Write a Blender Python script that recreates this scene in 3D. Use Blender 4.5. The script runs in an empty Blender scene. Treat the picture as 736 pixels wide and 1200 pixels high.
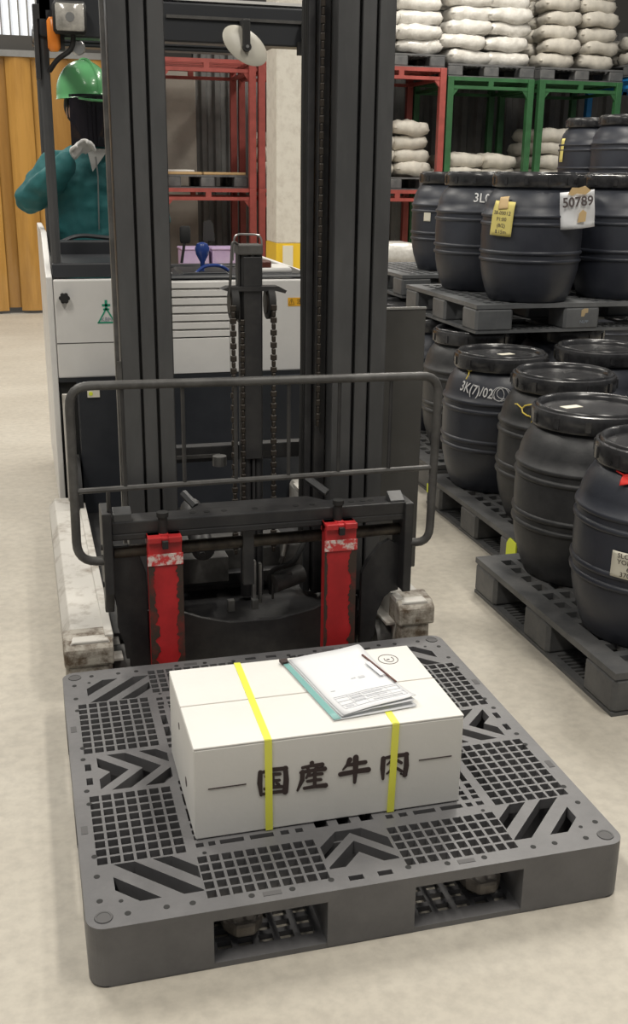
import bpy, bmesh, math, random
from mathutils import Vector, Matrix, noise
import numpy as np
PI = math.pi
random.seed(7)
C = bpy.context.scene.collection
SC = bpy.context.scene

# ---------------------------------------------------------------- camera
def make_camera():
    yaw, pitch, roll, f = math.radians(15.44), math.radians(17.87), math.radians(0.74), 1230.6
    cy, sy = math.cos(yaw), math.sin(yaw)
    fw = Vector((sy*math.cos(pitch), cy*math.cos(pitch), -math.sin(pitch)))
    r = Vector((cy, -sy, 0)); u = r.cross(fw)
    c, s = math.cos(roll), math.sin(roll)
    r2 = c*r + s*u; u2 = -s*r + c*u
    cam = bpy.data.cameras.new('camera'); o = bpy.data.objects.new('camera', cam); C.objects.link(o)
    m = Matrix((( r2.x, u2.x, -fw.x, -0.582), (r2.y, u2.y, -fw.y, -2.154), (r2.z, u2.z, -fw.z, 1.444), (0, 0, 0, 1)))
    o.matrix_world = m
    cam.sensor_fit = 'VERTICAL'; cam.sensor_height = 36.0; cam.lens = f/1200*36.0
    cam.clip_end = 60
    SC.camera = o
make_camera()
vs = SC.view_settings
vs.view_transform = 'Standard'; vs.look = 'None'; vs.gamma = 1.0; vs.use_curve_mapping = False
vs.exposure = -0.14
w = bpy.data.worlds.new('world'); SC.world = w; w.use_nodes = True
w.node_tree.nodes['Background'].inputs[0].default_value = (0.92, 0.93, 0.95, 1)
w.node_tree.nodes['Background'].inputs[1].default_value = 0.16
def area(name, loc, sx, sy, power, col=(1.0, .95, .86)):
    l = bpy.data.lights.new(name, 'AREA'); l.shape = 'RECTANGLE'; l.size = sx; l.size_y = sy
    l.energy = power*1.55; l.color = col
    o = bpy.data.objects.new(name, l); o.location = loc; C.objects.link(o)
for i, (x, y, p) in enumerate([(-2.2, -1.6, 105), (1.6, -1.2, 105), (-2.4, 3.2, 110), (2.6, 3.0, 110), (-1.5, 7.6, 110), (4.2, 7.4, 150), (7, 3.5, 60)]):
    area('ceiling_lamp', (x, y, 5.2), 0.5, 2.6, p)

# ---------------------------------------------------------------- materials
MATS = {}
def mat(name, col, rough=.5, metal=0., col2=None, scale=8., bump=0., bscale=None, spec=.5, lo=.4, hi=.62, detail=6., emit=None, alpha=None, trans=0., coat=0., stretch=None):
    m = bpy.data.materials.new(name); m.use_nodes = True; nt = m.node_tree; b = nt.nodes['Principled BSDF']
    b.inputs['Base Color'].default_value = (*col, 1); b.inputs['Roughness'].default_value = rough
    b.inputs['Metallic'].default_value = metal; b.inputs['Specular IOR Level'].default_value = spec
    b.inputs['Coat Weight'].default_value = coat; b.inputs['Transmission Weight'].default_value = trans
    if alpha is not None: b.inputs['Alpha'].default_value = alpha
    if emit: b.inputs['Emission Color'].default_value = (*emit[:3], 1); b.inputs['Emission Strength'].default_value = emit[3]
    tc = nt.nodes.new('ShaderNodeTexCoord'); mp = nt.nodes.new('ShaderNodeMapping')
    nt.links.new(tc.outputs['Object'], mp.inputs[0])
    if stretch: mp.inputs['Scale'].default_value = stretch
    if col2:
        n = nt.nodes.new('ShaderNodeTexNoise'); n.inputs['Scale'].default_value = scale; n.inputs['Detail'].default_value = detail
        n.inputs['Roughness'].default_value = .65
        rp = nt.nodes.new('ShaderNodeValToRGB'); rp.color_ramp.elements[0].position = lo; rp.color_ramp.elements[1].position = hi
        rp.color_ramp.elements[0].color = (*col, 1); rp.color_ramp.elements[1].color = (*col2, 1)
        nt.links.new(mp.outputs[0], n.inputs['Vector']); nt.links.new(n.outputs[0], rp.inputs[0]); nt.links.new(rp.outputs[0], b.inputs['Base Color'])
    if bump:
        n2 = nt.nodes.new('ShaderNodeTexNoise'); n2.inputs['Scale'].default_value = bscale or scale*3; n2.inputs['Detail'].default_value = 4
        bp = nt.nodes.new('ShaderNodeBump'); bp.inputs['Strength'].default_value = bump; bp.inputs['Distance'].default_value = .01
        nt.links.new(mp.outputs[0], n2.inputs['Vector']); nt.links.new(n2.outputs[0], bp.inputs['Height']); nt.links.new(bp.outputs[0], b.inputs['Normal'])
    MATS[name] = m; return m

mat('pallet', (.112,.111,.115), .46, col2=(.145,.143,.147), scale=5, bump=.08, bscale=60)
mat('pallet_cap', (.085,.083,.085), .6)
mat('pallet_dark', (.075,.077,.08), .55, col2=(.12,.12,.12), scale=7, bump=.1, bscale=50)
mat('pallet_upper', (.10,.105,.11), .5, col2=(.15,.155,.16), scale=4, bump=.05)
mat('drum', (.013,.013,.0145), .42, col2=(.021,.021,.023), scale=6, bump=.04, bscale=120, spec=.32)
mat('drum_dusty', (.026,.027,.029), .45, col2=(.05,.05,.052), scale=5, bump=.05, bscale=100, spec=.35)
mat('drum_blue', (.024,.027,.038), .42, col2=(.036,.040,.052), scale=4, bump=.04, bscale=120)
mat('lid', (.020,.020,.022), .22, col2=(.045,.045,.047), scale=14)
mat('mast', (.052,.053,.055), .42, col2=(.075,.076,.078), scale=6, bump=.05, bscale=50, stretch=(1,1,.3))
mat('mast_dark', (.022,.022,.024), .5, col2=(.038,.038,.04), scale=8)
mat('black_metal', (.018,.018,.020), .48, col2=(.035,.034,.034), scale=9, bump=.06, bscale=60)
mat('grey_metal', (.085,.083,.08), .5, col2=(.05,.048,.046), scale=16, bump=.05)
mat('box_cover', (.060,.058,.054), .55, col2=(.072,.07,.066), scale=5)
mat('navy_panel', (.018,.021,.027), .45, col2=(.028,.031,.038), scale=4)
mat('rod', (.10,.085,.065), .42, .5, col2=(.03,.024,.02), scale=14)
mat('steel', (.45,.45,.44), .35, .9)
mat('chain', (.035,.028,.022), .5, .3)
mat('fork_red', (.52,.026,.03), .42, col2=(.38,.02,.022), scale=8)
mat('fork_blade', (.17,.155,.14), .5, .3, col2=(.09,.08,.07), scale=20)
mat('fork_worn', (.16,.025,.02), .55, col2=(.05,.033,.025), scale=14, lo=.35, hi=.5)
mat('scraped', (.72,.62,.58), .5, col2=(.6,.05,.05), scale=45, lo=.45, hi=.55)
mat('leg_white', (.56,.54,.50), .5, col2=(.17,.13,.09), scale=10, lo=.52, hi=.78, bump=.15, bscale=40)
mat('leg_dirty', (.40,.37,.32), .6, col2=(.10,.07,.045), scale=22, lo=.42, hi=.62, bump=.3, bscale=50)
mat('truck_white', (.72,.71,.69), .38, col2=(.66,.65,.63), scale=3)
mat('truck_dark', (.025,.027,.031), .4)
mat('rubber', (.015,.015,.015), .7)
mat('lens', (.50,.48,.44), .15, col2=(.25,.24,.22), scale=12, coat=.6)
mat('orange_lens', (.80,.24,.03), .25)
mat('mirror_back', (.46,.44,.38), .4)
mat('carton', (.74,.73,.70), .6, col2=(.71,.70,.665), scale=3, bump=.03, bscale=80)
mat('carton_edge', (.42,.30,.20), .8)
mat('ink', (.045,.030,.028), .7)
mat('ink_thin', (.10,.08,.08), .7)
mat('band', (.86,.86,.10), .4, coat=.2)
mat('paper', (.74,.75,.77), .55)
mat('film', (.55,.62,.60), .22, alpha=.4)
mat('teal_edge', (.20,.42,.40), .4)
mat('paper_grey', (.56,.57,.60), .6)
mat('yellow_tag', (.72,.62,.20), .6)
mat('lime_tag', (.72,.80,.05), .5)
mat('cream_label', (.70,.67,.56), .6)
mat('tape', (.62,.44,.22), .45)
mat('chalk', (.62,.62,.62), .8)
mat('red_tie', (.75,.03,.02), .4)
mat('yellow_tie', (.75,.58,.10), .4)
mat('rack_red', (.34,.07,.058), .5, col2=(.25,.05,.04), scale=5)
mat('rack_dark_red', (.14,.025,.02), .6)
mat('rack_green', (.028,.115,.04), .5, col2=(.02,.08,.028), scale=5)
mat('rack_blue', (.02,.20,.50), .5)
mat('bag', (.52,.49,.43), .65, col2=(.42,.395,.35), scale=7, bump=.35, bscale=14)
mat('bag_wrapped', (.68,.66,.62), .30, col2=(.52,.50,.46), scale=9, bump=.7, bscale=18, coat=.4)
mat('concrete_column', (.66,.63,.56), .8, col2=(.52,.48,.42), scale=12, lo=.45, hi=.75, bump=.25, bscale=30)
mat('yellow_paint', (.80,.53,.03), .5)
mat('wall_concrete', (.46,.42,.37), .85, col2=(.38,.345,.30), scale=3, bump=.1)
mat('sheet_grey', (.22,.22,.215), .5, col2=(.17,.17,.165), scale=3)
mat('sheet_shaded', (.13,.125,.12), .55, col2=(.09,.088,.085), scale=3)  # darker sheet_grey, dimness behind the racks put into the colour
mat('dark_wall', (.055,.052,.048), .8)
mat('curtain', (.50,.27,.065), .22, col2=(.36,.185,.04), scale=2.2, stretch=(3,1,.3), coat=.5, emit=(.55,.28,.06,.03), bump=.15, bscale=5)  # weak emission gives the strips a glow of their own
mat('curtain_dark', (.38,.20,.05), .25, col2=(.30,.15,.035), scale=2.2, stretch=(3,1,.3), coat=.5)
mat('daylight_sheet', (.8,.82,.84), .5, emit=(.93,.96,1.0,.72))
mat('crate_lilac', (.48,.36,.58), .45, col2=(.56,.45,.64), scale=5)
mat('kraft', (.46,.31,.15), .8, col2=(.40,.26,.12), scale=5)
mat('skin', (.55,.34,.25), .5)
mat('glove', (.66,.65,.64), .8, bump=.3, bscale=90)
mat('teal', (.018,.145,.150), .75, col2=(.013,.105,.112), scale=5, bump=.25, bscale=22)
mat('trousers', (.02,.03,.05), .8)
mat('helmet', (.13,.41,.17), .25, coat=.4)
mat('visor_dark', (.012,.010,.014), .12, alpha=.86)
mat('hair', (.012,.010,.010), .6)
mat('eye', (.6,.6,.6), .2)
mat('white_shirt', (.6,.6,.58), .7)
mat('blue_knob', (.02,.05,.22), .25)
mat('maroon', (.10,.03,.02), .4)
mat('logo_green', (.02,.30,.18), .5)
mat('warn_orange', (.85,.45,.03), .5)
mat('silver_print', (.3,.34,.40), .5)
mat('gold_print', (.50,.38,.22), .5)

def floor_material():
    m = bpy.data.materials.new('floor_concrete'); m.use_nodes = True; nt = m.node_tree; b = nt.nodes['Principled BSDF']
    tc = nt.nodes.new('ShaderNodeTexCoord')
    def noise_(s, d, r=.6, stretch=(1,1,1)):
        mp = nt.nodes.new('ShaderNodeMapping'); mp.inputs['Scale'].default_value = stretch
        nt.links.new(tc.outputs['Object'], mp.inputs[0])
        n = nt.nodes.new('ShaderNodeTexNoise'); n.inputs['Scale'].default_value = s; n.inputs['Detail'].default_value = d; n.inputs['Roughness'].default_value = r
        nt.links.new(mp.outputs[0], n.inputs['Vector']); return n
    a = noise_(1.1, 6, stretch=(.7, 1.6, 1)); rp = nt.nodes.new('ShaderNodeValToRGB')
    rp.color_ramp.elements[0].position = .36; rp.color_ramp.elements[1].position = .66
    rp.color_ramp.elements[0].color = (.445,.41,.35,1); rp.color_ramp.elements[1].color = (.52,.485,.42,1)
    nt.links.new(a.outputs[0], rp.inputs[0])
    c = noise_(30, 8); rp2 = nt.nodes.new('ShaderNodeValToRGB')
    rp2.color_ramp.elements[0].position = .33; rp2.color_ramp.elements[1].position = .6
    rp2.color_ramp.elements[0].color = (.88,.875,.87,1); rp2.color_ramp.elements[1].color = (1.04,1.04,1.03,1)
    nt.links.new(c.outputs[0], rp2.inputs[0])
    mx = nt.nodes.new('ShaderNodeMix'); mx.data_type = 'RGBA'; mx.blend_type = 'MULTIPLY'; mx.inputs[0].default_value = 1
    nt.links.new(rp.outputs[0], mx.inputs[6]); nt.links.new(rp2.outputs[0], mx.inputs[7])
    nt.links.new(mx.outputs[2], b.inputs['Base Color'])
    r = noise_(5, 5); mr = nt.nodes.new('ShaderNodeMapRange'); mr.inputs[3].default_value = .42; mr.inputs[4].default_value = .65
    nt.links.new(r.outputs[0], mr.inputs[0]); nt.links.new(mr.outputs[0], b.inputs['Roughness'])
    bp = nt.nodes.new('ShaderNodeBump'); bp.inputs['Strength'].default_value = .08; nt.links.new(c.outputs[0], bp.inputs['Height']); nt.links.new(bp.outputs[0], b.inputs['Normal'])
    MATS['floor'] = m
floor_material()

# ---------------------------------------------------------------- builders
def tag(o, label=None, cat=None, group=None, kind=None):
    if label: o['label'] = label
    if cat: o['category'] = cat
    if group: o['group'] = group
    if kind: o['kind'] = kind
    return o
def thing(name, label, cat, loc=(0,0,0), rz=0, group=None):
    o = bpy.data.objects.new(name, None); C.objects.link(o); o.empty_display_size = .05
    o.location = loc; o.rotation_euler = (0,0,rz)
    return tag(o, label, cat, group)
def root_of(o):
    while o.parent: o = o.parent
    return o
class MB:
    def __init__(s): s.bm = bmesh.new(); s.mats = [None]; s.mi = 0
    def _new(s, verts, faces):
        vs_ = [s.bm.verts.new(v) for v in verts]
        for f in faces:
            try: fc = s.bm.faces.new([vs_[i] for i in f]); fc.material_index = s.mi
            except ValueError: pass
        return vs_
    def box(s, x0, x1, y0, y1, z0, z1, b=0):
        if b:
            b = min(b, abs(x1-x0)/2.2, abs(y1-y0)/2.2)
            P = [(x0+b,y0),(x1-b,y0),(x1,y0+b),(x1,y1-b),(x1-b,y1),(x0+b,y1),(x0,y1-b),(x0,y0+b)]
            c = min(b, abs(z1-z0)/3)
            n = 8; V = []
            ins = lambda p, d: (min(max(p[0], x0+d), x1-d), min(max(p[1], y0+d), y1-d))
            for z, d in ((z0, c*.7), (z0+c, 0), (z1-c, 0), (z1, c*.7)):
                V += [(*ins(p, d), z) for p in P]
            F = [tuple(range(n-1, -1, -1)), tuple(range(3*n, 4*n))]
            for k in range(3):
                F += [(k*n+i, k*n+(i+1) % n, (k+1)*n+(i+1) % n, (k+1)*n+i) for i in range(n)]
            s._new(V, F); return s
        s._new([(x0,y0,z0),(x1,y0,z0),(x1,y1,z0),(x0,y1,z0),(x0,y0,z1),(x1,y0,z1),(x1,y1,z1),(x0,y1,z1)],
               [(3,2,1,0),(4,5,6,7),(0,1,5,4),(1,2,6,5),(2,3,7,6),(3,0,4,7)]); return s
    def prism(s, poly, lo, hi, axis='z'):
        n = len(poly)
        def P(a, b, t): return {'z': (a,b,t), 'y': (a,t,b), 'x': (t,a,b)}[axis]
        s._new([P(a,b,lo) for a,b in poly] + [P(a,b,hi) for a,b in poly],
               [tuple(range(n-1,-1,-1)), tuple(range(n,2*n))] + [(i,(i+1)%n,n+(i+1)%n,n+i) for i in range(n)]); return s
    def tube(s, pts, r, n=8, closed=False, caps=True):
        pts = [Vector(p) for p in pts]; N = len(pts); rings = []
        rr = r if isinstance(r, (list, tuple)) else [r]*N
        up = None
        for i, p in enumerate(pts):
            if closed: t = (pts[(i+1)%N]-pts[i-1])
            else: t = pts[min(i+1,N-1)]-pts[max(i-1,0)]
            t.normalize()
            if up is None:
                up = Vector((0,0,1)) if abs(t.z) < .9 else Vector((0,1,0))
            a = t.cross(up); 
            if a.length < 1e-4: a = t.cross(Vector((1,.3,.2)))
            a.normalize(); b = a.cross(t).normalized(); up = b
            rings.append([p + (a*math.cos(2*PI*k/n)+b*math.sin(2*PI*k/n))*rr[i] for k in range(n)])
        V = [v for g in rings for v in g]; F = []
        for i in range(N if closed else N-1):
            j = (i+1) % N
            F += [(i*n+k, i*n+(k+1)%n, j*n+(k+1)%n, j*n+k) for k in range(n)]
        if not closed and caps: F += [tuple(range(n-1,-1,-1)), tuple((N-1)*n+k for k in range(n))]
        s._new(V, F); return s
    def cyl(s, a, b, r, n=16, r2=None): return s.tube([a, b], [r, r if r2 is None else r2], n)
    def lathe(s, prof, c=(0,0,0), n=32, cap=True):
        V = []; F = []; m = len(prof)
        for r, z in prof:
            V += [(c[0]+r*math.cos(2*PI*k/n), c[1]+r*math.sin(2*PI*k/n), c[2]+z) for k in range(n)]
        for i in range(m-1): F += [(i*n+k, i*n+(k+1)%n, (i+1)*n+(k+1)%n, (i+1)*n+k) for k in range(n)]
        if cap: F += [tuple(range(n-1,-1,-1)), tuple((m-1)*n+k for k in range(n))]
        s._new(V, F); return s
    def ell(s, c, r, n=12, m=8, rot=None):
        V = []; F = []
        for i in range(1, m):
            t = PI*i/m
            V += [Vector((r[0]*math.sin(t)*math.cos(2*PI*k/n), r[1]*math.sin(t)*math.sin(2*PI*k/n), r[2]*math.cos(t))) for k in range(n)]
        V += [Vector((0,0,r[2])), Vector((0,0,-r[2]))]
        for i in range(m-2): F += [(i*n+k, (i+1)*n+k, (i+1)*n+(k+1)%n, i*n+(k+1)%n) for k in range(n)]
        a = (m-1)*n
        F += [(a, k, (k+1)%n) for k in range(n)] + [((m-2)*n+(k+1)%n, (m-2)*n+k, a+1) for k in range(n)]
        if rot: V = [rot @ v for v in V]
        s._new([v + Vector(c) for v in V], F); return s
    def rot(s, M):
        bmesh.ops.transform(s.bm, matrix=M, verts=s.bm.verts); return s
    def build(s, name, m, parent=None, smooth=False, bevel=0, extra=(), angle=40):
        bm = s.bm
        if parent is not None:
            bmesh.ops.translate(bm, verts=bm.verts, vec=-root_of(parent).location)
        bmesh.ops.recalc_face_normals(bm, faces=bm.faces)
        me = bpy.data.meshes.new(name); bm.to_mesh(me); bm.free()
        me.materials.append(MATS[m])
        for e in extra: me.materials.append(MATS[e])
        if smooth:
            me.shade_smooth()
            me.set_sharp_from_angle(angle=math.radians(angle))
        o = bpy.data.objects.new(name, me); C.objects.link(o)
        if parent is not None: o.parent = parent
        if bevel:
            bv = o.modifiers.new('bevel', 'BEVEL'); bv.width = bevel; bv.segments = 2; bv.limit_method = 'ANGLE'; bv.angle_limit = math.radians(40)
        return o
def copy_tree(o, parent=None):
    c = o.copy(); C.objects.link(c); c.parent = parent
    for ch in list(o.children): copy_tree(ch, c)
    return c
def place(proto, used, loc, rz=0, label=None, group=None):
    o = proto if not used else copy_tree(proto)
    o.location = loc; o.rotation_euler = (0,0,rz)
    if label: o['label'] = label
    if group: o['group'] = group
    return o
def arc(cx, cy, r, a0, a1, n=6):
    return [(cx+r*math.cos(math.radians(a0+(a1-a0)*i/n)), cy+r*math.sin(math.radians(a0+(a1-a0)*i/n))) for i in range(n+1)]
def text(name, body, size, m, M, parent, sx=1., bold=0., depth=.0004, space=1., shear=0.):
    cu = bpy.data.curves.new(name, 'FONT'); cu.body = body; cu.size = size; cu.extrude = depth; cu.offset = bold
    cu.align_x = 'CENTER'; cu.align_y = 'CENTER'; cu.space_character = space; cu.shear = shear; cu.resolution_u = 3
    t = bpy.data.objects.new(name, cu); C.objects.link(t)
    dg = bpy.context.evaluated_depsgraph_get(); dg.update()
    me = bpy.data.meshes.new_from_object(t.evaluated_get(dg)); bpy.data.objects.remove(t)
    me.transform(M @ Matrix.Diagonal((sx,1,1,1)))
    if parent is not None: me.transform(Matrix.Translation(-root_of(parent).location))
    me.materials.clear(); me.materials.append(MATS[m])
    o = bpy.data.objects.new(name, me); C.objects.link(o); o.parent = parent
    return o
def frame(o, right, up):
    r = Vector(right).normalized(); u = Vector(up).normalized(); n = r.cross(u).normalized(); u = n.cross(r)
    return Matrix(((r.x,u.x,n.x,o[0]),(r.y,u.y,n.y,o[1]),(r.z,u.z,n.z,o[2]),(0,0,0,1)))

def deck(mb, x0, x1, y0, y1, holes, zt, zb):
    """slab with rectangular holes, one shell"""
    rnd = lambda v: round(v, 5)
    xs = sorted({rnd(x0), rnd(x1)} | {rnd(h[0]) for h in holes} | {rnd(h[1]) for h in holes})
    ys = sorted({rnd(y0), rnd(y1)} | {rnd(h[2]) for h in holes} | {rnd(h[3]) for h in holes})
    xs = [x for x in xs if x0-1e-6 <= x <= x1+1e-6]; ys = [y for y in ys if y0-1e-6 <= y <= y1+1e-6]
    X = {x: i for i, x in enumerate(xs)}; Y = {y: i for i, y in enumerate(ys)}
    S = np.ones((len(xs)-1, len(ys)-1), bool)
    for h in holes:
        a, b = X.get(rnd(max(h[0], x0))), X.get(rnd(min(h[1], x1))); c, d = Y.get(rnd(max(h[2], y0))), Y.get(rnd(min(h[3], y1)))
        S[a:b, c:d] = False
    # merge solid cells along y into strips
    vd = {}
    bm = mb.bm
    def V(i, j, z):
        k = (i, j, z)
        if k not in vd: vd[k] = bm.verts.new((xs[i], ys[j], z))
        return vd[k]
    nx, ny = S.shape
    for i in range(nx):
        for j in range(ny):
            if not S[i, j]: continue
            bm.faces.new((V(i,j,zt),V(i+1,j,zt),V(i+1,j+1,zt),V(i,j+1,zt)))
            bm.faces.new((V(i,j,zb),V(i,j+1,zb),V(i+1,j+1,zb),V(i+1,j,zb)))
            if i == 0 or not S[i-1,j]: bm.faces.new((V(i,j,zb),V(i,j,zt),V(i,j+1,zt),V(i,j+1,zb)))
            if i == nx-1 or not S[i+1,j]: bm.faces.new((V(i+1,j,zb),V(i+1,j+1,zb),V(i+1,j+1,zt),V(i+1,j,zt)))
            if j == 0 or not S[i,j-1]: bm.faces.new((V(i,j,zb),V(i+1,j,zb),V(i+1,j,zt),V(i,j,zt)))
            if j == ny-1 or not S[i,j+1]: bm.faces.new((V(i,j+1,zb),V(i,j+1,zt),V(i+1,j+1,zt),V(i+1,j+1,zb)))
def gridholes(x0, x1, y0, y1, nx, ny, rib=.006):
    w_, h_ = (x1-x0-rib*(nx-1))/nx, (y1-y0-rib*(ny-1))/ny
    return [(x0+i*(w_+rib), x0+i*(w_+rib)+w_, y0+j*(h_+rib), y0+j*(h_+rib)+h_) for i in range(nx) for j in range(ny)]
def clip(poly, x0, x1, y0, y1):
    def cut(P, f, g):
        out = []
        for i in range(len(P)):
            a, b = P[i], P[(i+1) % len(P)]; fa, fb = f(a), f(b)
            if fa >= 0: out.append(a)
            if (fa >= 0) != (fb >= 0):
                t = fa/(fa-fb); out.append((a[0]+(b[0]-a[0])*t, a[1]+(b[1]-a[1])*t))
        return out
    for f in (lambda p: p[0]-x0, lambda p: x1-p[0], lambda p: p[1]-y0, lambda p: y1-p[1]):
        poly = cut(poly, f, None)
        if len(poly) < 3: return []
    return poly
def bars(mb, box, segs, wdt, zt, zb):
    for (ax, ay), (bx, by) in segs:
        d = Vector((bx-ax, by-ay)).normalized(); n = Vector((-d.y, d.x))*wdt/2
        a = Vector((ax, ay))-d*.02; b = Vector((bx, by))+d*.02
        P = clip([tuple(a-n), tuple(b-n), tuple(b+n), tuple(a+n)], *box)
        if P: mb.prism(P, zb, zt)

# ---------------------------------------------------------------- setting
def structure(o): o['kind'] = 'structure'; return o
structure(MB().box(-7, 12, -7, 11.4, -.1, 0).build('floor', 'floor'))
WY = 11.0
structure(MB().box(.62, 12, WY, WY+.2, 0, 6).build('wall_back', 'dark_wall'))
# corrugated sheets on the back wall, each rib sheet its own piece
wb = bpy.data.objects['wall_back']
def corrugated(x0, x1, y, z0, z1, pitch, depth, name, m, parent, wide=.8):
    x = x0; k = 0
    while x < x1-.01:
        xe = min(x+wide, x1); P = []; u = x
        while u < xe-1e-4:
            q = pitch
            P += [(u, y), (u+q*.35, y), (u+q*.5, y-depth), (u+q*.85, y-depth)]
            u += q
        P.append((xe, y)); P.append((xe, y+.012)); P.append((x, y+.012))
        # as ribbon
        mb = MB(); R = P[:-2]
        for (a, b), (c, d) in zip(R[:-1], R[1:]):
            c = min(c, xe)
            mb._new([(a,b,z0),(c,d,z0),(c,d,z1),(a,b,z1),(a,b+.006,z0),(c,d+.006,z0),(c,d+.006,z1),(a,b+.006,z1)],
                    [(0,1,2,3),(7,6,5,4),(0,4,5,1),(3,2,6,7)])
        mb.build(name, m, parent); x = xe; k += 1
corrugated(1.52, 4.2, WY-.02, 0.0, 3.2, .16, .05, 'metal_sheet', 'sheet_grey', wb)
corrugated(4.2, 9.0, WY-.02, 0.0, 3.2, .2, .04, 'metal_sheet', 'sheet_shaded', wb)
MB().box(.62, 1.52, WY-.14, WY, 0, 2.62, .01).build('concrete_panel', 'wall_concrete', wb)
structure(MB().box(.60, .72, 9.5, WY, 0, 5).build('wall_side', 'dark_wall'))
CY = 9.5
structure(MB().box(-7, -3.0, CY-.02, CY+.1, 0, 2.56).build('wall_rear', 'wall_concrete'))
structure(MB().box(-7, .66, CY+.09, CY+.2, 4.4, 6).build('wall_upper', 'dark_wall'))
structure(MB().box(-7, .66, CY-.03, CY+.09, 2.56, 2.70).build('trim_1', 'dark_wall'))
wn = structure(MB().box(-7, .62, CY+.06, CY+.08, 2.70, 4.4).build('window_1', 'daylight_sheet'))
x = -6.9; k = 0
while x < .6:
    MB().box(x, x+.016, CY+.0, CY+.06, 2.70, 4.4).build('mullion', 'sheet_grey', wn); x += .085
# bolts along the rail
mb = MB()
# strip curtain
cur = thing('strip_curtain', 'amber translucent plastic strip curtain hanging in the doorway behind the driver', 'curtain', (-1.9, CY, 0))
x = -3.0; k = 0
while x < .58:
    off = (k % 2)*.05; mb = MB(); n = 6; wd = .24
    V = []; F = []
    for i in range(n+1):
        t = i/n; bow = .03*math.sin(PI*t)
        for z in (.03 + (.03 if k % 3 == 0 else 0), 2.56):
            V += [(x+wd*t, CY-off-bow, z), (x+wd*t, CY-off-bow+.006, z)]
    for i in range(n):
        a = i*4; b = a+4
        F += [(a, b, b+2, a+2), (a+1, a+3, b+3, b+1), (a, a+1, b+1, b), (a+2, b+2, b+3, a+3)]
    mb._new(V, F)
    mb.build('curtain_strip', 'curtain' if k % 3 else 'curtain_dark', cur, smooth=True); x += .185; k += 1
MB().box(-3.0, .6, CY-.09, CY-.055, 2.50, 2.56).build('rail', 'sheet_grey', cur)
# concrete column
col = MB().box(1.80, 2.25, 7.95, 8.38, .80, 6, .01).build('wall_column', 'concrete_column'); structure(col)
MB().box(1.797, 2.253, 7.947, 8.383, 0, .80).build('painted_base', 'yellow_paint', col)
MB().box(1.86, 1.96, 7.93, 7.947, .45, .78).build('notice_sheet', 'cream_label', col)

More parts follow.
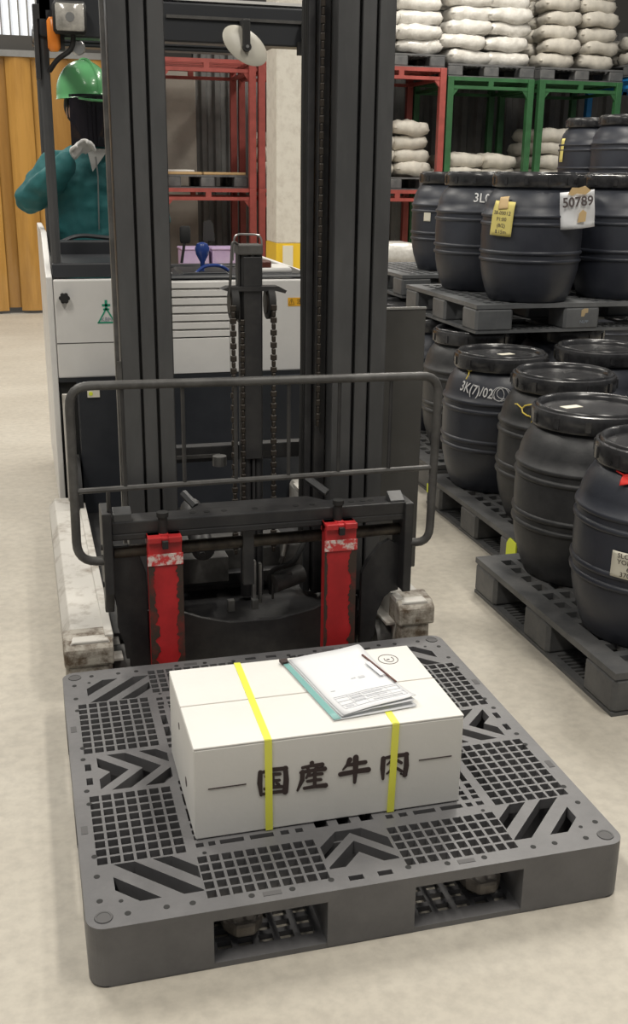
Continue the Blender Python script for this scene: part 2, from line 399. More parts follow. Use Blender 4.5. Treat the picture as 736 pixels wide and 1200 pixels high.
# ---------------------------------------------------------------- near pallet
H = .132
pal = thing('plastic_pallet', 'large dark grey plastic pallet in the foreground carrying the white carton', 'pallet', (0, -.02, 0))
def main_pallet():
    hx, hy = .55, .53
    holes = []; frames = []
    for sx in (-1, 1):
        for sy in (-1, 1):
            def R(a, b, c, d):
                xa, xb = sorted((sx*a, sx*b)); ya, yb = sorted((sy*c, sy*d)); return (xa, xb, ya, yb)
            holes.append(R(.325, .49, .345, .468))                 # corner hatch
            g = R(.34, .517, .092, .34); holes += gridholes(*g, 7, 9)
            g = R(.08, .322, .362, .492); holes += gridholes(*g, 10, 5)
            g = R(.10, .25, .06, .26); holes += gridholes(*g, 6, 8)
            for u in (.298, .324):
                for a, b in ((.092,.108),(.122,.14),(.155,.205),(.218,.268),(.278,.292),(.302,.318)):
                    holes.append(R(a, b, u-.007, u+.007))
            for u in (.285, .312):
                for a, b in ((.075,.09),(.10,.118),(.13,.175),(.188,.235),(.245,.262),(.27,.285)):
                    holes.append(R(u-.007, u+.007, a, b))
    holes.append((-.49, -.327, -.076, .076)); holes.append((.327, .49, -.076, .076))
    holes.append((-.073, .073, -.465, -.348)); holes.append((-.073, .073, .348, .465))
    for sy in (-1, 1):
        for u in (-.05, 0, .05):
            ya, yb = sorted((sy*.225, sy*.325)); holes.append((u-.014, u+.014, ya, yb))
        for u in (-.03, .03):
            ya, yb = sorted((sy*.495, sy*.509)); holes.append((u-.015, u+.015, ya, yb))
    for sx in (-1, 1):
        for u in (-.03, .03):
            xa, xb = sorted((sx*.505, sx*.519)); holes.append((xa, xb, u-.014, u+.014))
    rc = .035
    for sx in (-1, 1):
        for sy in (-1, 1):
            xa, xb = sorted((sx*(hx-rc), sx*hx)); ya, yb = sorted((sy*(hy-rc), sy*hy)); holes.append((xa, xb, ya, yb))
    mb = MB(); zb = H-.024
    deck(mb, -hx, hx, -hy, hy, holes, H, zb)
    for sx in (-1, 1):
        for sy in (-1, 1):
            cx, cy = sx*(hx-rc), sy*(hy-rc)
            a0 = {(1,1):0,(-1,1):90,(-1,-1):180,(1,-1):270}[(sx,sy)]
            mb.prism([(cx, cy)] + arc(cx, cy, rc, a0, a0+90, 8), zb, H)
    mb.build('top_deck', 'pallet', pal)
    # hatch bars in the four corners and chevrons in the middles
    def strip(m2, bx, fn, lo, hi):
        """solid strip lo <= a+b <= hi in the folded frame fn maps back"""
        P_ = clip([(lo+.6, -.6), (hi+.6, -.6), (hi-.6, .6), (lo-.6, .6)], *bx)
        if P_: m2.prism([fn(a, b) for a, b in P_], zb-.006, H)
    R2_ = math.sqrt(2)
    for sx in (-1, 1):
        for sy in (-1, 1):
            m2 = MB(); fn = lambda a, b: (sx*a, sy*b)
            for lo, hi in ((.0, .506), (.533, .558), (.588, .618), (.647, 2)):
                strip(m2, (.325, .49, .345, .468), fn, lo*R2_, hi*R2_)
            m2.build('hatch_bars', 'pallet', pal)
    for sx in (-1, 1):
        m2 = MB()
        for sy in (-1, 1):
            fn = lambda a, b: (sx*(.49-a), sy*b)
            for lo, hi in ((-1, .026), (.068, .100), (.143, .175), (.215, 2)): strip(m2, (0, .163, 0, .076), fn, lo, hi)
        m2.build('chevron_bars', 'pallet', pal)
    for sy in (-1, 1):
        m2 = MB()
        for sx in (-1, 1):
            fn = lambda a, b: (sx*b, sy*(.465-a))
            for lo, hi in ((-1, .040), (.078, .106), (.146, 2)): strip(m2, (0, .117, 0, .073), fn, lo, hi)
        m2.build('chevron_bars', 'pallet', pal)
    # blocks
    def block(xa, xb, ya, yb, name='block', rcorner=None):
        m3 = MB()
        if rcorner:
            sx, sy = rcorner; cx, cy = sx*(hx-rc), sy*(hy-rc)
            a0 = {(1,1):0,(-1,1):90,(-1,-1):180,(1,-1):270}[(sx,sy)]
            A = arc(cx, cy, rc, a0, a0+90, 8)
            far = [(sx*.33, sy*hy), (sx*.33, sy*.33), (sx*hx, sy*.33)]
            poly = ([far[2]] if sx*sy > 0 else [far[0]]) + A + ([far[0]] if sx*sy > 0 else [far[2]]) + [far[1]]
            # hollow look: walls only on outer sides; keep interior open under the hatch
            wall = .012
            out = A
            Ai = arc(cx, cy, rc-wall, a0, a0+90, 8)
            ends_o = ([far[2]] if sx*sy > 0 else [far[0]]); ends_e = ([far[0]] if sx*sy > 0 else [far[2]])
            def inset(p): return (p[0]-sx*wall if abs(abs(p[0])-hx) < 1e-6 else p[0], p[1]-sy*wall if abs(abs(p[1])-hy) < 1e-6 else p[1])
            o_ = ends_o + out + ends_e; i_ = [inset(ends_o[0])] + Ai + [inset(ends_e[0])]
            n = len(o_)
            for j in range(n-1):
                m3.prism([o_[j], o_[j+1], i_[j+1], i_[j]], .004, zb)
            for (a, b, c, d) in ((.318,.33,.33,hy),(.33,hx,.318,.33)):
                m3.box(*sorted((sx*a, sx*b)), *sorted((sy*c, sy*d)), .004, zb)
        else:
            w_ = .012
            m3.box(xa, xb, ya, ya+w_, .004, zb); m3.box(xa, xb, yb-w_, yb, .004, zb)
            m3.box(xa, xa+w_, ya+w_, yb-w_, .004, zb); m3.box(xb-w_, xb, ya+w_, yb-w_, .004, zb)
        return m3.build(name, 'pallet', pal, smooth=True, angle=30)
    for sx in (-1, 1):
        for sy in (-1, 1): block(0,0,0,0, 'corner_block', (sx, sy))
    block(-.095, .085, -hy, -.34); block(-.095, .085, .34, hy)
    block(-hx, -.33, -.09, .09); block(.33, hx, -.09, .09); block(-.095, .085, -.09, .09)
    # bottom deck
    hb = []
    for sx in (-1, 1):
        xa, xb = sorted((sx*.10, sx*.315))
        hb += gridholes(xa+.01, xb-.01, -.495, -.34, 5, 5, .013)
        hb += gridholes(xa+.01, xb-.01, .34, .495, 5, 5, .013)
        hb.append((xa, xb, -.29, -.10)); hb.append((xa, xb, .10, .29))
    for sx in (-1, 1):
        xa, xb = sorted((sx*.35, sx*.51)); hb += gridholes(xa, xb, -.30, -.11, 3, 5, .016); hb += gridholes(xa, xb, .11, .30, 3, 5, .016)
        for sy in (-1, 1):
            xa, xb = sorted((sx*(hx-.035), sx*hx)); ya, yb = sorted((sy*(hy-.035), sy*hy)); hb.append((xa, xb, ya, yb))
    m4 = MB(); deck(m4, -hx+.001, hx-.001, -hy+.001, hy-.001, [h if True else h for h in hb], .012, 0)
    m4.build('bottom_deck', 'pallet', pal)
    # anti-slip caps
    for sx in (-1, 1):
        for sy in (-1, 1):
            MB().lathe([(.0165, H-.01), (.0175, H), (.0165, H+.0018), (.013, H+.0018), (.0125, H+.001), (.002, H+.001)], (sx*.5175, sy*.498, 0), 20).build('anti_slip_cap', 'pallet_cap', pal, smooth=True)
    mh = MB()
    for sx in (-1, 1):
        for sy in (-1, 1):
            for a, b in ((.521,.375),(.521,.45),(.482,.459),(.473,.497),(.401,.497),(.352,.498),(.521,.068),(.519,.12),(.521,.31),(.305,.352),(.24,.505),(.16,.505),(.08,.497)):
                mh.cyl((sx*a, sy*b, H-.001), (sx*a, sy*b, H+.0006), .0062 if a > .49 or b > .49 else .0045, 10)
    o = mh.build('drain_holes', 'rubber', pal); o['kind'] = 'stuff'
    for a, b, hw, hh in ((0,0,0,0),):
        for sy in (-1, 1):
            for xx in (-.20, .20): MB().box(xx-.018, xx+.018, sy*.507-.006, sy*.507+.006, H-.001, H+.0008).build('moulded_mark', 'pallet_cap', pal)
        for sx in (-1, 1):
            for yy in (-.215, .215): MB().box(sx*.535-.007, sx*.535+.007, yy-.014, yy+.014, H-.001, H+.0008).build('moulded_mark', 'pallet_cap', pal)
main_pallet()

# ---------------------------------------------------------------- carton on the pallet
Z0, Z1 = H+.002, .346
BX0, BX1, BY0, BY1 = -.316, .267, -.308, .05
bxo = thing('carton', 'white cardboard carton with large dark Japanese characters and two yellow bands, on the front pallet', 'box', ((BX0+BX1)/2, (BY0+BY1)/2, Z0))
MB().box(BX0, BX1, BY0, BY1, Z0, Z1-.004, .003).build('carton_body', 'carton', bxo)
SY = -.128
MB().box(BX0, BX1, BY0, SY-.002, Z1-.0038, Z1, .0012).build('flap', 'carton', bxo)
MB().box(BX0, BX1, SY+.002, BY1, Z1-.0038, Z1-.0003, .0012).build('flap', 'carton', bxo)
MB().box(BX0+.001, BX1-.001, SY-.002, SY+.002, Z1-.0038, Z1-.003).build('seam', 'carton_edge', bxo)
for yy, zz, rr in ((-.10, .285, .008), (-.19, .20, .011)):
    MB().cyl((BX0-.0006, yy, zz), (BX0+.002, yy, zz), rr, 16).build('hand_hole', 'ink_thin', bxo)
fy = BY0-.0012
FM = lambda x, z: frame((x, fy, z), (1,0,0), (0,0,1))
def stroke_char(name, strokes, x0, z0, wd, hg):
    """brush strokes: list of (points, widths) in a 100x100 box, y up"""
    mb = MB()
    for pts, ws in strokes:
        P = [Vector((x0+p[0]/100*wd, z0+p[1]/100*hg)) for p in pts]
        W_ = [w_/100*wd/2*(1.35 if w_ > 10 else 1.12) for w_ in ws]; dz = strokes.index((pts, ws))*.00012; L = []; R_ = []
        for i, p in enumerate(P):
            d = (P[min(i+1, len(P)-1)]-P[max(i-1, 0)]).normalized(); n = Vector((-d.y, d.x))
            L.append(p+n*W_[i]); R_.append(p-n*W_[i])
        for i in range(len(P)-1):
            mb.prism([tuple(R_[i]), tuple(R_[i+1]), tuple(L[i+1]), tuple(L[i])], fy-.0004-dz, fy+.0008, 'y')
        for i, p in enumerate(P):
            mb.prism([(p.x+W_[i]*math.cos(a*PI/5), p.y+W_[i]*math.sin(a*PI/5)) for a in range(10)], fy-.00043-dz-.00002*i, fy+.0008, 'y')
    return mb.build(name, 'ink', bxo)
W1, W2 = 13, 10
guo = [([(10,90),(8,50),(12,6)],[11,12,9]), ([(10,88),(50,93),(90,92),(93,50),(90,5)],[8,11,14,13,14]), ([(14,8),(50,9),(88,8)],[9,10,10]),
       ([(27,72),(50,76),(73,74)],[9,10,9]), ([(30,51),(50,53),(71,52)],[8,9,8]), ([(24,27),(50,29),(78,27)],[9,10,10]), ([(50,75),(50,50),(50,28)],[9,9,9]), ([(62,43),(70,36)],[8,7])]
chan = [([(50,99),(54,91)],[11,8]), ([(20,86),(50,89),(84,88)],[9,10,11]), ([(36,82),(42,73)],[9,7]), ([(68,84),(60,72)],[9,6]), ([(14,69),(50,71),(92,71)],[9,10,12]),
        ([(20,70),(19,40),(4,4)],[11,11,6]), ([(42,64),(32,46)],[9,6]), ([(38,53),(60,55),(84,54)],[8,9,9]), ([(36,33),(60,34),(80,33)],[8,9,9]), ([(26,9),(60,10),(96,9)],[9,10,12]), ([(60,66),(60,40),(60,10)],[10,10,10])]
niu = [([(34,92),(26,74),(12,58)],[13,10,5]), ([(28,72),(55,74),(86,75)],[9,11,11]), ([(4,42),(50,45),(97,45)],[12,12,14]), ([(54,98),(54,60),(52,4)],[14,13,9])]
rou = [([(12,80),(11,40),(13,2)],[12,12,8]), ([(12,80),(50,83),(90,83),(92,40),(88,6),(74,12)],[8,11,14,13,13,6]), ([(52,99),(47,74),(26,54)],[12,10,5]), ([(50,72),(64,62),(74,54)],[6,9,9]),
       ([(52,52),(44,36),(26,20)],[10,9,5]), ([(50,42),(64,32),(76,22)],[6,9,9])]
for nm, st, xa in (('character', guo, -.186), ('character', chan, -.103), ('character', niu, -.010), ('character', rou, .079)):
    stroke_char(nm, st, xa, .216, .066, .064)
for a, b in ((-.288, -.209), (.168, .243)):
    MB().box(a, b, fy-.0003, fy+.001, .2495, .2515).build('printed_line', 'ink', bxo)
def band(xt_back, xt_front, xf_bot):
    mb = MB(); hw = .0075; t = .0016
    mb.prism([(xt_back-hw, BY1+.001), (xt_front-hw, fy-.0006), (xt_front+hw, fy-.0006), (xt_back+hw, BY1+.001)], Z1-.0002, Z1+t)
    mb.prism([(xf_bot-hw, Z0), (xf_bot+hw, Z0), (xt_front+hw, Z1+t), (xt_front-hw, Z1+t)], fy-.0022, fy+.001, 'y')
    mb.prism([(xt_back-hw, Z0), (xt_back+hw, Z0), (xt_back+hw, Z1+t), (xt_back-hw, Z1+t)], BY1+.0002, BY1+.002, 'y')
    return mb.build('strapping_band', 'band', bxo)
band(-.156, -.163, -.161); band(.118, .112, .107)
# round hand stamp on the lid
mb = MB()
def ring(mb, c, rx, ry, t, z, n=28, a0=0, a1=360):
    for i in range(n):
        A = math.radians(a0+(a1-a0)*i/n); B = math.radians(a0+(a1-a0)*(i+1)/n)
        mb.prism([(c[0]+rx*math.cos(A), c[1]+ry*math.sin(A)), (c[0]+rx*math.cos(B), c[1]+ry*math.sin(B)),
                  (c[0]+(rx-t)*math.cos(B), c[1]+(ry-t)*math.sin(B)), (c[0]+(rx-t)*math.cos(A), c[1]+(ry-t)*math.sin(A))], z, z+.0008)
ring(mb, (.197, -.013), .024, .026, .0016, Z1-.0002); ring(mb, (.199, -.013), .012, .015, .0016, Z1-.0002, 14, 150, 400)
mb.box(.193, .2, -.016, -.012, Z1-.0002, Z1+.0006)
mb.build('circled_mark', 'ink_thin', bxo)

# clipboard / clear folder with sheets
cb = thing('clear_folder', 'clear document folder with printed sheets lying across the lid of the white carton', 'folder', (.07, -.11, Z1+.003))
zf = Z1+.003
def sheet(name, m, pts, z, curl=0, nn=10, parent=cb, th=.0008):
    # pts: TL TR BR BL
    TL, TR, BR, BL = [Vector(p) for p in pts]; V = []; F = []
    for j in range(nn+1):
        for i in range(nn+1):
            u, v = i/nn, j/nn
            p = (TL*(1-u)+TR*u)*(1-v)+(BL*(1-u)+BR*u)*v
            V.append((p.x, p.y, z + curl*(max(0, v-.62)/.38)**2*(.35+.65*u) + .0012*math.sin(u*7+v*5)*(1 if curl else 0)))
    for j in range(nn):
        for i in range(nn):
            a = j*(nn+1)+i; F.append((a, a+nn+1, a+nn+2, a+1))
    mb = MB(); mb._new(V, F)
    n0 = len(V)
    o = mb.build(name, m, parent, smooth=True)
    s = o.modifiers.new('thick', 'SOLIDIFY'); s.thickness = th; s.offset = 1
    return o
sheet('backing_sheet', 'paper', [(-.056,.024),(.154,.068),(.180,-.252),(-.012,-.270)], zf, 0)
sheet('spine_strip', 'teal_edge', [(-.056,.024),(-.043,.027),(.004,-.2675),(-.012,-.270)], zf+.0015, 0)
sheet('paper_sheet', 'paper', [(-.040,.027),(.150,.068),(.178,-.246),(.006,-.266)], zf+.003, .010)
sheet('paper_sheet', 'paper', [(-.036,.024),(.146,.064),(.183,-.238),(.010,-.268)], zf+.0055, .014)
# printed table near the bottom edge of the sheet
def bilin(u, v):
    TL, TR, BR, BL = [Vector(p) for p in [(-.036,.024),(.146,.064),(.183,-.238),(.010,-.268)]]
    p = (TL*(1-u)+TR*u)*(1-v)+(BL*(1-u)+BR*u)*v
    return p.x, p.y, zf+.0075 + .014*(max(0, v-.62)/.38)**2*(.35+.65*u) + .0012*math.sin(u*7+v*5)
def patch(mb, u0, u1, v0, v1):
    n = 6
    for i in range(n):
        ua, ub = u0+(u1-u0)*i/n, u0+(u1-u0)*(i+1)/n
        a, b, c, d = bilin(ua, v0), bilin(ub, v0), bilin(ub, v1), bilin(ua, v1)
        mb._new([a, b, c, d] + [(p[0], p[1], p[2]-.0012) for p in (a, b, c, d)], [(3,2,1,0),(4,5,6,7),(0,1,5,4),(2,3,7,6)])
mb = MB()
for v in (.72, .745, .80, .86, .925): patch(mb, .08, .95, v, v+.004)
for u in (.08, .25, .42, .60, .78, .947): patch(mb, u, u+.004, .72, .925)
patch(mb, .28, .42, .755, .79); patch(mb, .45, .72, .755, .775); patch(mb, .28, .42, .82, .85); patch(mb, .5, .9, .885, .905)
patch(mb, .12, .22, .875, .905); patch(mb, .46, .74, .815, .835)
mb.build('printed_table', 'paper_grey', cb)
mb = MB(); patch(mb, .60, .68, .50, .53); patch(mb, .50, .56, .50, .51); patch(mb, .12, .18, .62, .63); mb.build('printed_mark', 'paper_grey', cb)
# metal clip on the right edge
m_ = MB(); m_.prism([(.134,.0),(.138,.001),(.170,-.150),(.166,-.151)], zf+.0085, zf+.011); m_.build('clip_bar', 'maroon', cb)
m_ = MB(); m_.prism([(.128,-.045),(.139,-.043),(.153,-.115),(.142,-.117)], zf+.0115, zf+.013); m_.build('clip_lever', 'paper', cb)
MB().prism([(-.060,.028),(-.040,.030),(-.042,.012),(-.056,.010)], zf+.001, zf+.007).build('corner_tab', 'ink', cb)

# ---------------------------------------------------------------- forklift
FK = thing('forklift', 'white and dark grey reach forklift with red forks facing the front pallet', 'forklift', (.05, 1.6, 0))
def P(name, m, mb, parent=FK, **k): return mb.build(name, m, parent, **k)
# straddle legs
for sx, xa, xb in ((-1, -.538, -.405), (1, .450, .560)):
    zt = .19 if sx < 0 else .215
    xo, xi = (xa, xb) if sx < 0 else (xb, xa)
    s = 1 if sx < 0 else -1
    sec = [(xo+s*.004, .045), (xo, .06), (xo, zt-.028), (xo+s*.022, zt), (xi-s*.012, zt), (xi, zt-.02), (xi, .05)]
    mb = MB(); yf = .60
    n = len(sec)
    front = [(a, yf+.045, max(b, .06)) if b < .07 else (a, yf, b) for a, b in sec]
    V = [(a, yf+.06, .05) if b < .07 else (a, yf, b) for a, b in sec] + [(a, yf+.075, b) for a, b in sec] + [(a, 2.0, b) for a, b in sec]
    # lower lip turns under like the cast nose
    F = [tuple(range(n-1,-1,-1)), tuple(range(2*n, 3*n))]
    for k in (0, n): F += [(k+i, k+(i+1)%n, k+n+(i+1)%n, k+n+i) for i in range(n)]
    mb._new(V, F); P('straddle_leg', 'leg_white', mb, bevel=.006)
    # dirty nose casting
    leg = FK.children[-1]
    mb = MB(); mb.prism([(yf-.012, zt-.075), (yf-.012, zt-.02), (yf+.01, zt-.002), (yf+.09, zt+.004), (yf+.09, zt-.08)], min(xo, xi)-.003, max(xo, xi)+.002, 'x')
    mb.prism([(yf-.006, .075), (yf-.006, zt-.07), (yf+.05, zt-.07), (yf+.05, .03), (yf+.03, .035)], min(xo,xi)+.006, max(xo,xi)-.012, 'x')
    P('leg_nose', 'leg_dirty', mb, leg, bevel=.008)
    mb = MB(); mb.box(min(xi, xi+s*.03), max(xi, xi+s*.03), yf+.03, .95, zt-.085, zt-.075); mb.box(min(xi-s*.02, xi+s*.004), max(xi-s*.02, xi+s*.004), yf+.02, 1.9, zt-.01, zt+.006)
    P('leg_rail', 'leg_white', mb, leg, bevel=.002)
    for yy in (.70, .86):
        MB().cyl((xi+s*.004, yy, .062), (xi+s*.05, yy, .062), .058, 24).build('load_wheel', 'grey_metal', FK, smooth=True)

# forks: shank, blade, hook
for xc in (-.251, .2565):
    hw = .047
    fk = P('fork', 'fork_red', MB().box(xc-hw, xc+hw, .585, .625, .035, .484), bevel=.004)
    tag(fk, 'worn red fork shank and blade')
    prof = [(.625, .028), (.625, .068), (.55, .068), (-.30, .055), (-.40, .046), (-.40, .030)]
    mb = MB(); mb.prism([(xc-hw, .625), (xc-hw, -.43), (xc-hw*.82, -.475), (xc-hw*.4, -.502), (xc+hw*.4, -.502), (xc+hw*.82, -.475), (xc+hw, -.43), (xc+hw, .625)], .034, .066)
    P('fork_blade', 'fork_blade', mb, fk, bevel=.008)
    mb = MB(); mb.box(xc-hw-.002, xc+hw+.002, .5815, .5845, .405, .438); P('scraped_patch', 'scraped', mb, fk)
    # worn dark edges as ragged paint loss
    for s in (-1, 1):
        wm = .010 if (s < 0 and xc > 0) else .030
        mb = MB(); zz = [.402-i*.006 for i in range(60)]; L = []
        for z in zz:
            k = wm*(.30+1.1*abs(noise.noise((xc*9, z*16, s*3)))+.5*abs(noise.noise((xc*9+4, z*70, s*3))))
            L.append((xc+s*hw-s*k, z))
        for (a, z), (b, z2) in zip(L[:-1], L[1:]):
            mb.prism([(xc+s*(hw+.001), z), (a, z), (b, z2), (xc+s*(hw+.001), z2)], .5835, .586, 'y')
        P('worn_edge', 'fork_worn', mb, fk)
    mb = MB(); mb.box(xc-hw, xc-.010, .575, .64, .470, .488); mb.box(xc+.010, xc+hw, .575, .64, .470, .488); mb.box(xc-hw, xc+hw, .60, .64, .455, .488)
    P('fork_hook', 'fork_red', mb, fk, bevel=.003)
    mb = MB(); mb.box(xc-.008, xc+.008, .572, .592, .455, .476); mb.cyl((xc, .62, .488), (xc, .62, .535), .013, 12); mb.cyl((xc, .62, .535), (xc, .62, .548), .017, 12)
    P('fork_pin', 'rubber', mb, fk, smooth=True)

# carriage
mb = MB(); mb.box(-.392, .468, .625, .70, .488, .525); mb.box(-.392, .468, .625, .637, .47, .49)
mb.prism([(-.17,.70),(.25,.70),(.20,.76),(-.12,.76)], .505, .523)
P('carriage_beam', 'black_metal', mb, bevel=.004)
for xx in [-.36, -.16, -.12, -.07, .02, .14, .19, .31, .345, .37]:
    MB().cyl((xx, .665, .524), (xx, .665, .5262), .009, 12).build('bolt', 'rubber', FK)
P('pivot_rod', 'rod', MB().cyl((-.385, .665, .425), (.465, .665, .43), .018, 20), smooth=True)
for s, xx in ((-1, -.405), (1, .475)):
    xo, xi = xx-.012 if s < 0 else xx-.014, xx+.014 if s < 0 else xx+.012
    P('carriage_upright', 'black_metal', MB().prism([(.61, .32 if s < 0 else .245), (.61, .555 if s < 0 else .525), (.72, .555 if s < 0 else .525), (.72, .36), (.66, .245)], xo, xi, 'x'), bevel=.003)
    for zz in (.34, .42, .45): MB().cyl((xo-.004 if s < 0 else xi+.004, .64, zz), (xo if s < 0 else xi, .64, zz), .008, 10).build('bolt', 'rubber', FK)
# top end wedges of the beam
P('beam_end_plate', 'mast', MB().prism([(.63,.50),(.63,.545),(.66,.56),(.67,.5)], -.385, -.335, 'x'), bevel=.002)
P('beam_end_plate', 'mast', MB().prism([(.63,.49),(.63,.53),(.67,.55),(.68,.49)], .42, .465, 'x'), bevel=.002)
# side plates and lower apron
P('side_plate', 'black_metal', MB().prism([(-.39,.445),(-.345,.445),(-.315,.41),(-.298,.36),(-.298,.07),(-.335,.055),(-.362,.08),(-.368,.14),(-.385,.20),(-.385,.26),(-.39,.30)], .655, .675, 'y'), bevel=.002)
P('side_plate', 'black_metal', MB().prism([(.465,.38),(.43,.40),(.40,.385),(.365,.34),(.345,.30),(.345,.04),(.378,.06),(.392,.10),(.40,.17),(.42,.215),(.44,.23),(.465,.235)], .655, .675, 'y'), bevel=.002)
P('apron_plate', 'black_metal', MB().prism([(-.30,.03),(.35,.03),(.35,.21),(.27,.208),(.21,.178),(.10,.158),(-.05,.160),(-.14,.185),(-.22,.22),(-.30,.222)], .70, .715, 'y'), bevel=.002)
P('cross_bracket', 'black_metal', MB().box(-.02, .012, .64, .66, .30, .50), bevel=.002)

# load backrest guard
def rounded(pts, r=.05, n=6):
    out = []; N = len(pts)
    for i, p in enumerate(pts):
        p = Vector(p)
        if i in (0, N-1): out.append(p); continue
        a = (Vector(pts[i-1])-p).normalized()*r; b = (Vector(pts[i+1])-p).normalized()*r
        for k in range(n+1):
            t = k/n; out.append(p + a*(1-t)**2 + b*t**2)
    return out
gy = .60
P('guard_frame', 'grey_metal', MB().tube(rounded([(-.41,.625,.415),(-.488,gy,.43),(-.484,gy,.912),(.542,gy,.903),(.535,gy,.395),(.478,.625,.40)], .055), .0125, 10), smooth=True)
P('guard_rail', 'grey_metal', MB().tube([(-.476,gy,.628),(-.2,gy,.630),(.1,gy,.632),(.53,gy,.634)], .008, 8), smooth=True)
for xx, zb_ in ((-.350,.628),(-.189,.63),(-.046,.63),(.103,.63),(.248,.63),(.399,.63)):
    P('guard_bar', 'black_metal', MB().cyl((xx, gy, zb_), (xx, gy, .905), .0055, 8), smooth=True)
P('guard_stay', 'black_metal', MB().cyl((-.395, .63, .39), (-.395, .63, .62), .006, 8), smooth=True)

# mast channels
def channel(x0, x1, y, z0, z1, m='mast'):
    return MB().box(x0, x1, y, y+.10, z0, z1)
MZ = 2.5
for xs_ in (((-.324,-.274),(-.266,-.228),(-.220,-.178)), ((.300,.360),(.371,.411),(.419,.466))):
    for i, (a, b) in enumerate(xs_):
        P('mast_rail', 'mast', channel(a, b, .85+.004*(i % 2), .16 if i else .14, MZ), bevel=.003)
    P('mast_web', 'mast_dark', MB().box(xs_[0][0]+.01, xs_[-1][1]-.01, .875, .965, .14, MZ))
P('mast_flange', 'grey_metal', MB().box(-.340, -.329, .86, .89, .3, MZ), bevel=.001)
P('mast_flange', 'grey_metal', MB().box(-.338, -.325, .848, .853, .45, .93), bevel=.001)
# inner rails on the right mast, hoses and chains
P('inner_rail', 'mast_dark', MB().box(.236, .258, .93, .98, .14, MZ), bevel=.003)
P('inner_rail', 'black_metal', MB().box(.262, .296, .91, .99, .14, MZ), bevel=.003)
P('inner_rail', 'black_metal', MB().box(-.176, -.168, .91, .99, .14, MZ), bevel=.002)
for dx in (0, .012):
    P('hose', 'rubber', MB().tube([(.226+dx,.945,.3),(.228+dx,.94,.9),(.224+dx,.94,1.5),(.226+dx,.94,MZ)], .0055, 8), smooth=True)
# lift cylinder in the middle
P('lift_cylinder', 'mast_dark', MB().cyl((.052,.95,.14),(.052,.95,1.23),.019,18).cyl((.092,.95,.14),(.092,.95,1.23),.015,18).box(.070,.078,.93,.97,.14,1.22), smooth=True)
P('lift_cylinder_cap', 'grey_metal', MB().box(.030, .104, .925, .985, 1.215, 1.245), bevel=.004)
mb = MB(); mb.box(.03, .036, .93, .97, 1.02, 1.22); mb.box(.045, .100, .925, .93, .6, 1.21)
P('cylinder_bracket', 'black_metal', mb, bevel=.002)
P('hose', 'grey_metal', MB().tube(rounded([(.03,.93,1.245),(.012,.92,1.26),(.005,.92,1.14),(-.0,.92,1.10)], .02), .004, 6), smooth=True)
P('cylinder_wire', 'steel', MB().tube(rounded([(.015,.93,1.20),(.02,.93,1.275),(.10,.93,1.272),(.102,.93,1.22)], .02), .003, 6), smooth=True)
for xc in (.018, .128):
    mb = MB(); mb.cyl((xc-.010,.945,1.075),(xc+.010,.945,1.075),.048,26); 
    P('chain_pulley', 'rubber', mb, smooth=True)
    MB().cyl((xc-.013,.945,1.075),(xc+.013,.945,1.075),.03,20).build('pulley_hub', 'chain', FK, smooth=True)
mb = MB(); mb.prism([(-.02,1.118),(.0,1.125),(.15,1.125),(.175,1.112),(.17,1.104),(.14,1.112),(.0,1.112)], .92, .97, 'y'); P('pulley_bracket', 'black_metal', mb)
def chain(xc, y, z0, z1, n_, w_=.018):
    mb = MB(); h_ = (z1-z0)/n_
    for i in range(n_):
        z = z0+h_*i; ww = w_ if i % 2 else w_*.62
        mb.box(xc-ww/2, xc+ww/2, y-.006, y+.006, z+h_*.06, z+h_*.98, .002)
    return P('lift_chain', 'chain', mb)
chain(.008, .90, .30, 1.075, 42); chain(.040, .925, .30, 1.03, 40, .014); chain(.130, .90, .30, 1.075, 42); chain(.268, .895, .7, 1.9, 56, .012)
# machinery seen between the forks
mb = MB(); mb.box(-.16, .22, 1.05, 1.25, .12, .27); P('cross_member', 'grey_metal', mb, bevel=.01)
P('tilt_cylinder', 'black_metal', MB().cyl((-.11,.80,.36),(-.10,1.1,.40),.035,16).cyl((-.12,.76,.355),(-.12,.80,.36),.012,10), smooth=True)
P('hydraulic_valve', 'grey_metal', MB().cyl((.10,.78,.24),(.20,.82,.25),.030,14).box(.15,.21,.84,.9,.24,.34,.005).cyl((.13,.80,.30),(.15,.80,.36),.009,8), smooth=True)
P('steel_fitting', 'steel', MB().box(.04,.052,.80,.82,.17,.31).box(.062,.07,.80,.82,.17,.30).cyl((.13,.78,.33),(.14,.78,.385),.007,8).box(-.04,-.02,.78,.80,.16,.195).box(.035,.055,.78,.8,.16,.19))
P('hose', 'rubber', MB().tube(rounded([(.10,.80,.20),(.09,.79,.28),(.17,.79,.30),(.23,.86,.36)], .03), .008, 8), smooth=True)
P('hose', 'grey_metal', MB().tube(rounded([(.10,.78,.19),(.10,.78,.25),(.16,.78,.27)], .02), .004, 8), smooth=True)
for (a, b) in (((-.17, .78, .55), (-.14, .74, .52)), ((.21, .80, .565), (.26, .75, .53))):
    P('stop_bar', 'mast', MB().tube([a, b], .012, 6))
P('mast_tie', 'black_metal', MB().box(-.17, .29, 1.0, 1.04, .58, .63), bevel=.003)
P('mast_tie', 'black_metal', MB().box(-.17, .29, 1.0, 1.04, .16, .20), bevel=.003)
P('floor_shade_plate', 'black_metal', MB().box(-.40, .44, .78, 2.0, .10, .125), bevel=.003)  # added dark plate, covers the bright floor so it looks shaded
P('battery_tray', 'grey_metal', MB().box(-.168, -.01, .93, .99, .20, .285), bevel=.003)
P('sensor_bracket', 'grey_metal', MB().box(-.16, -.02, .99, 1.0, .595, .605).cyl((-.03,.95,.58),(-.03,.95,.61),.022,12))
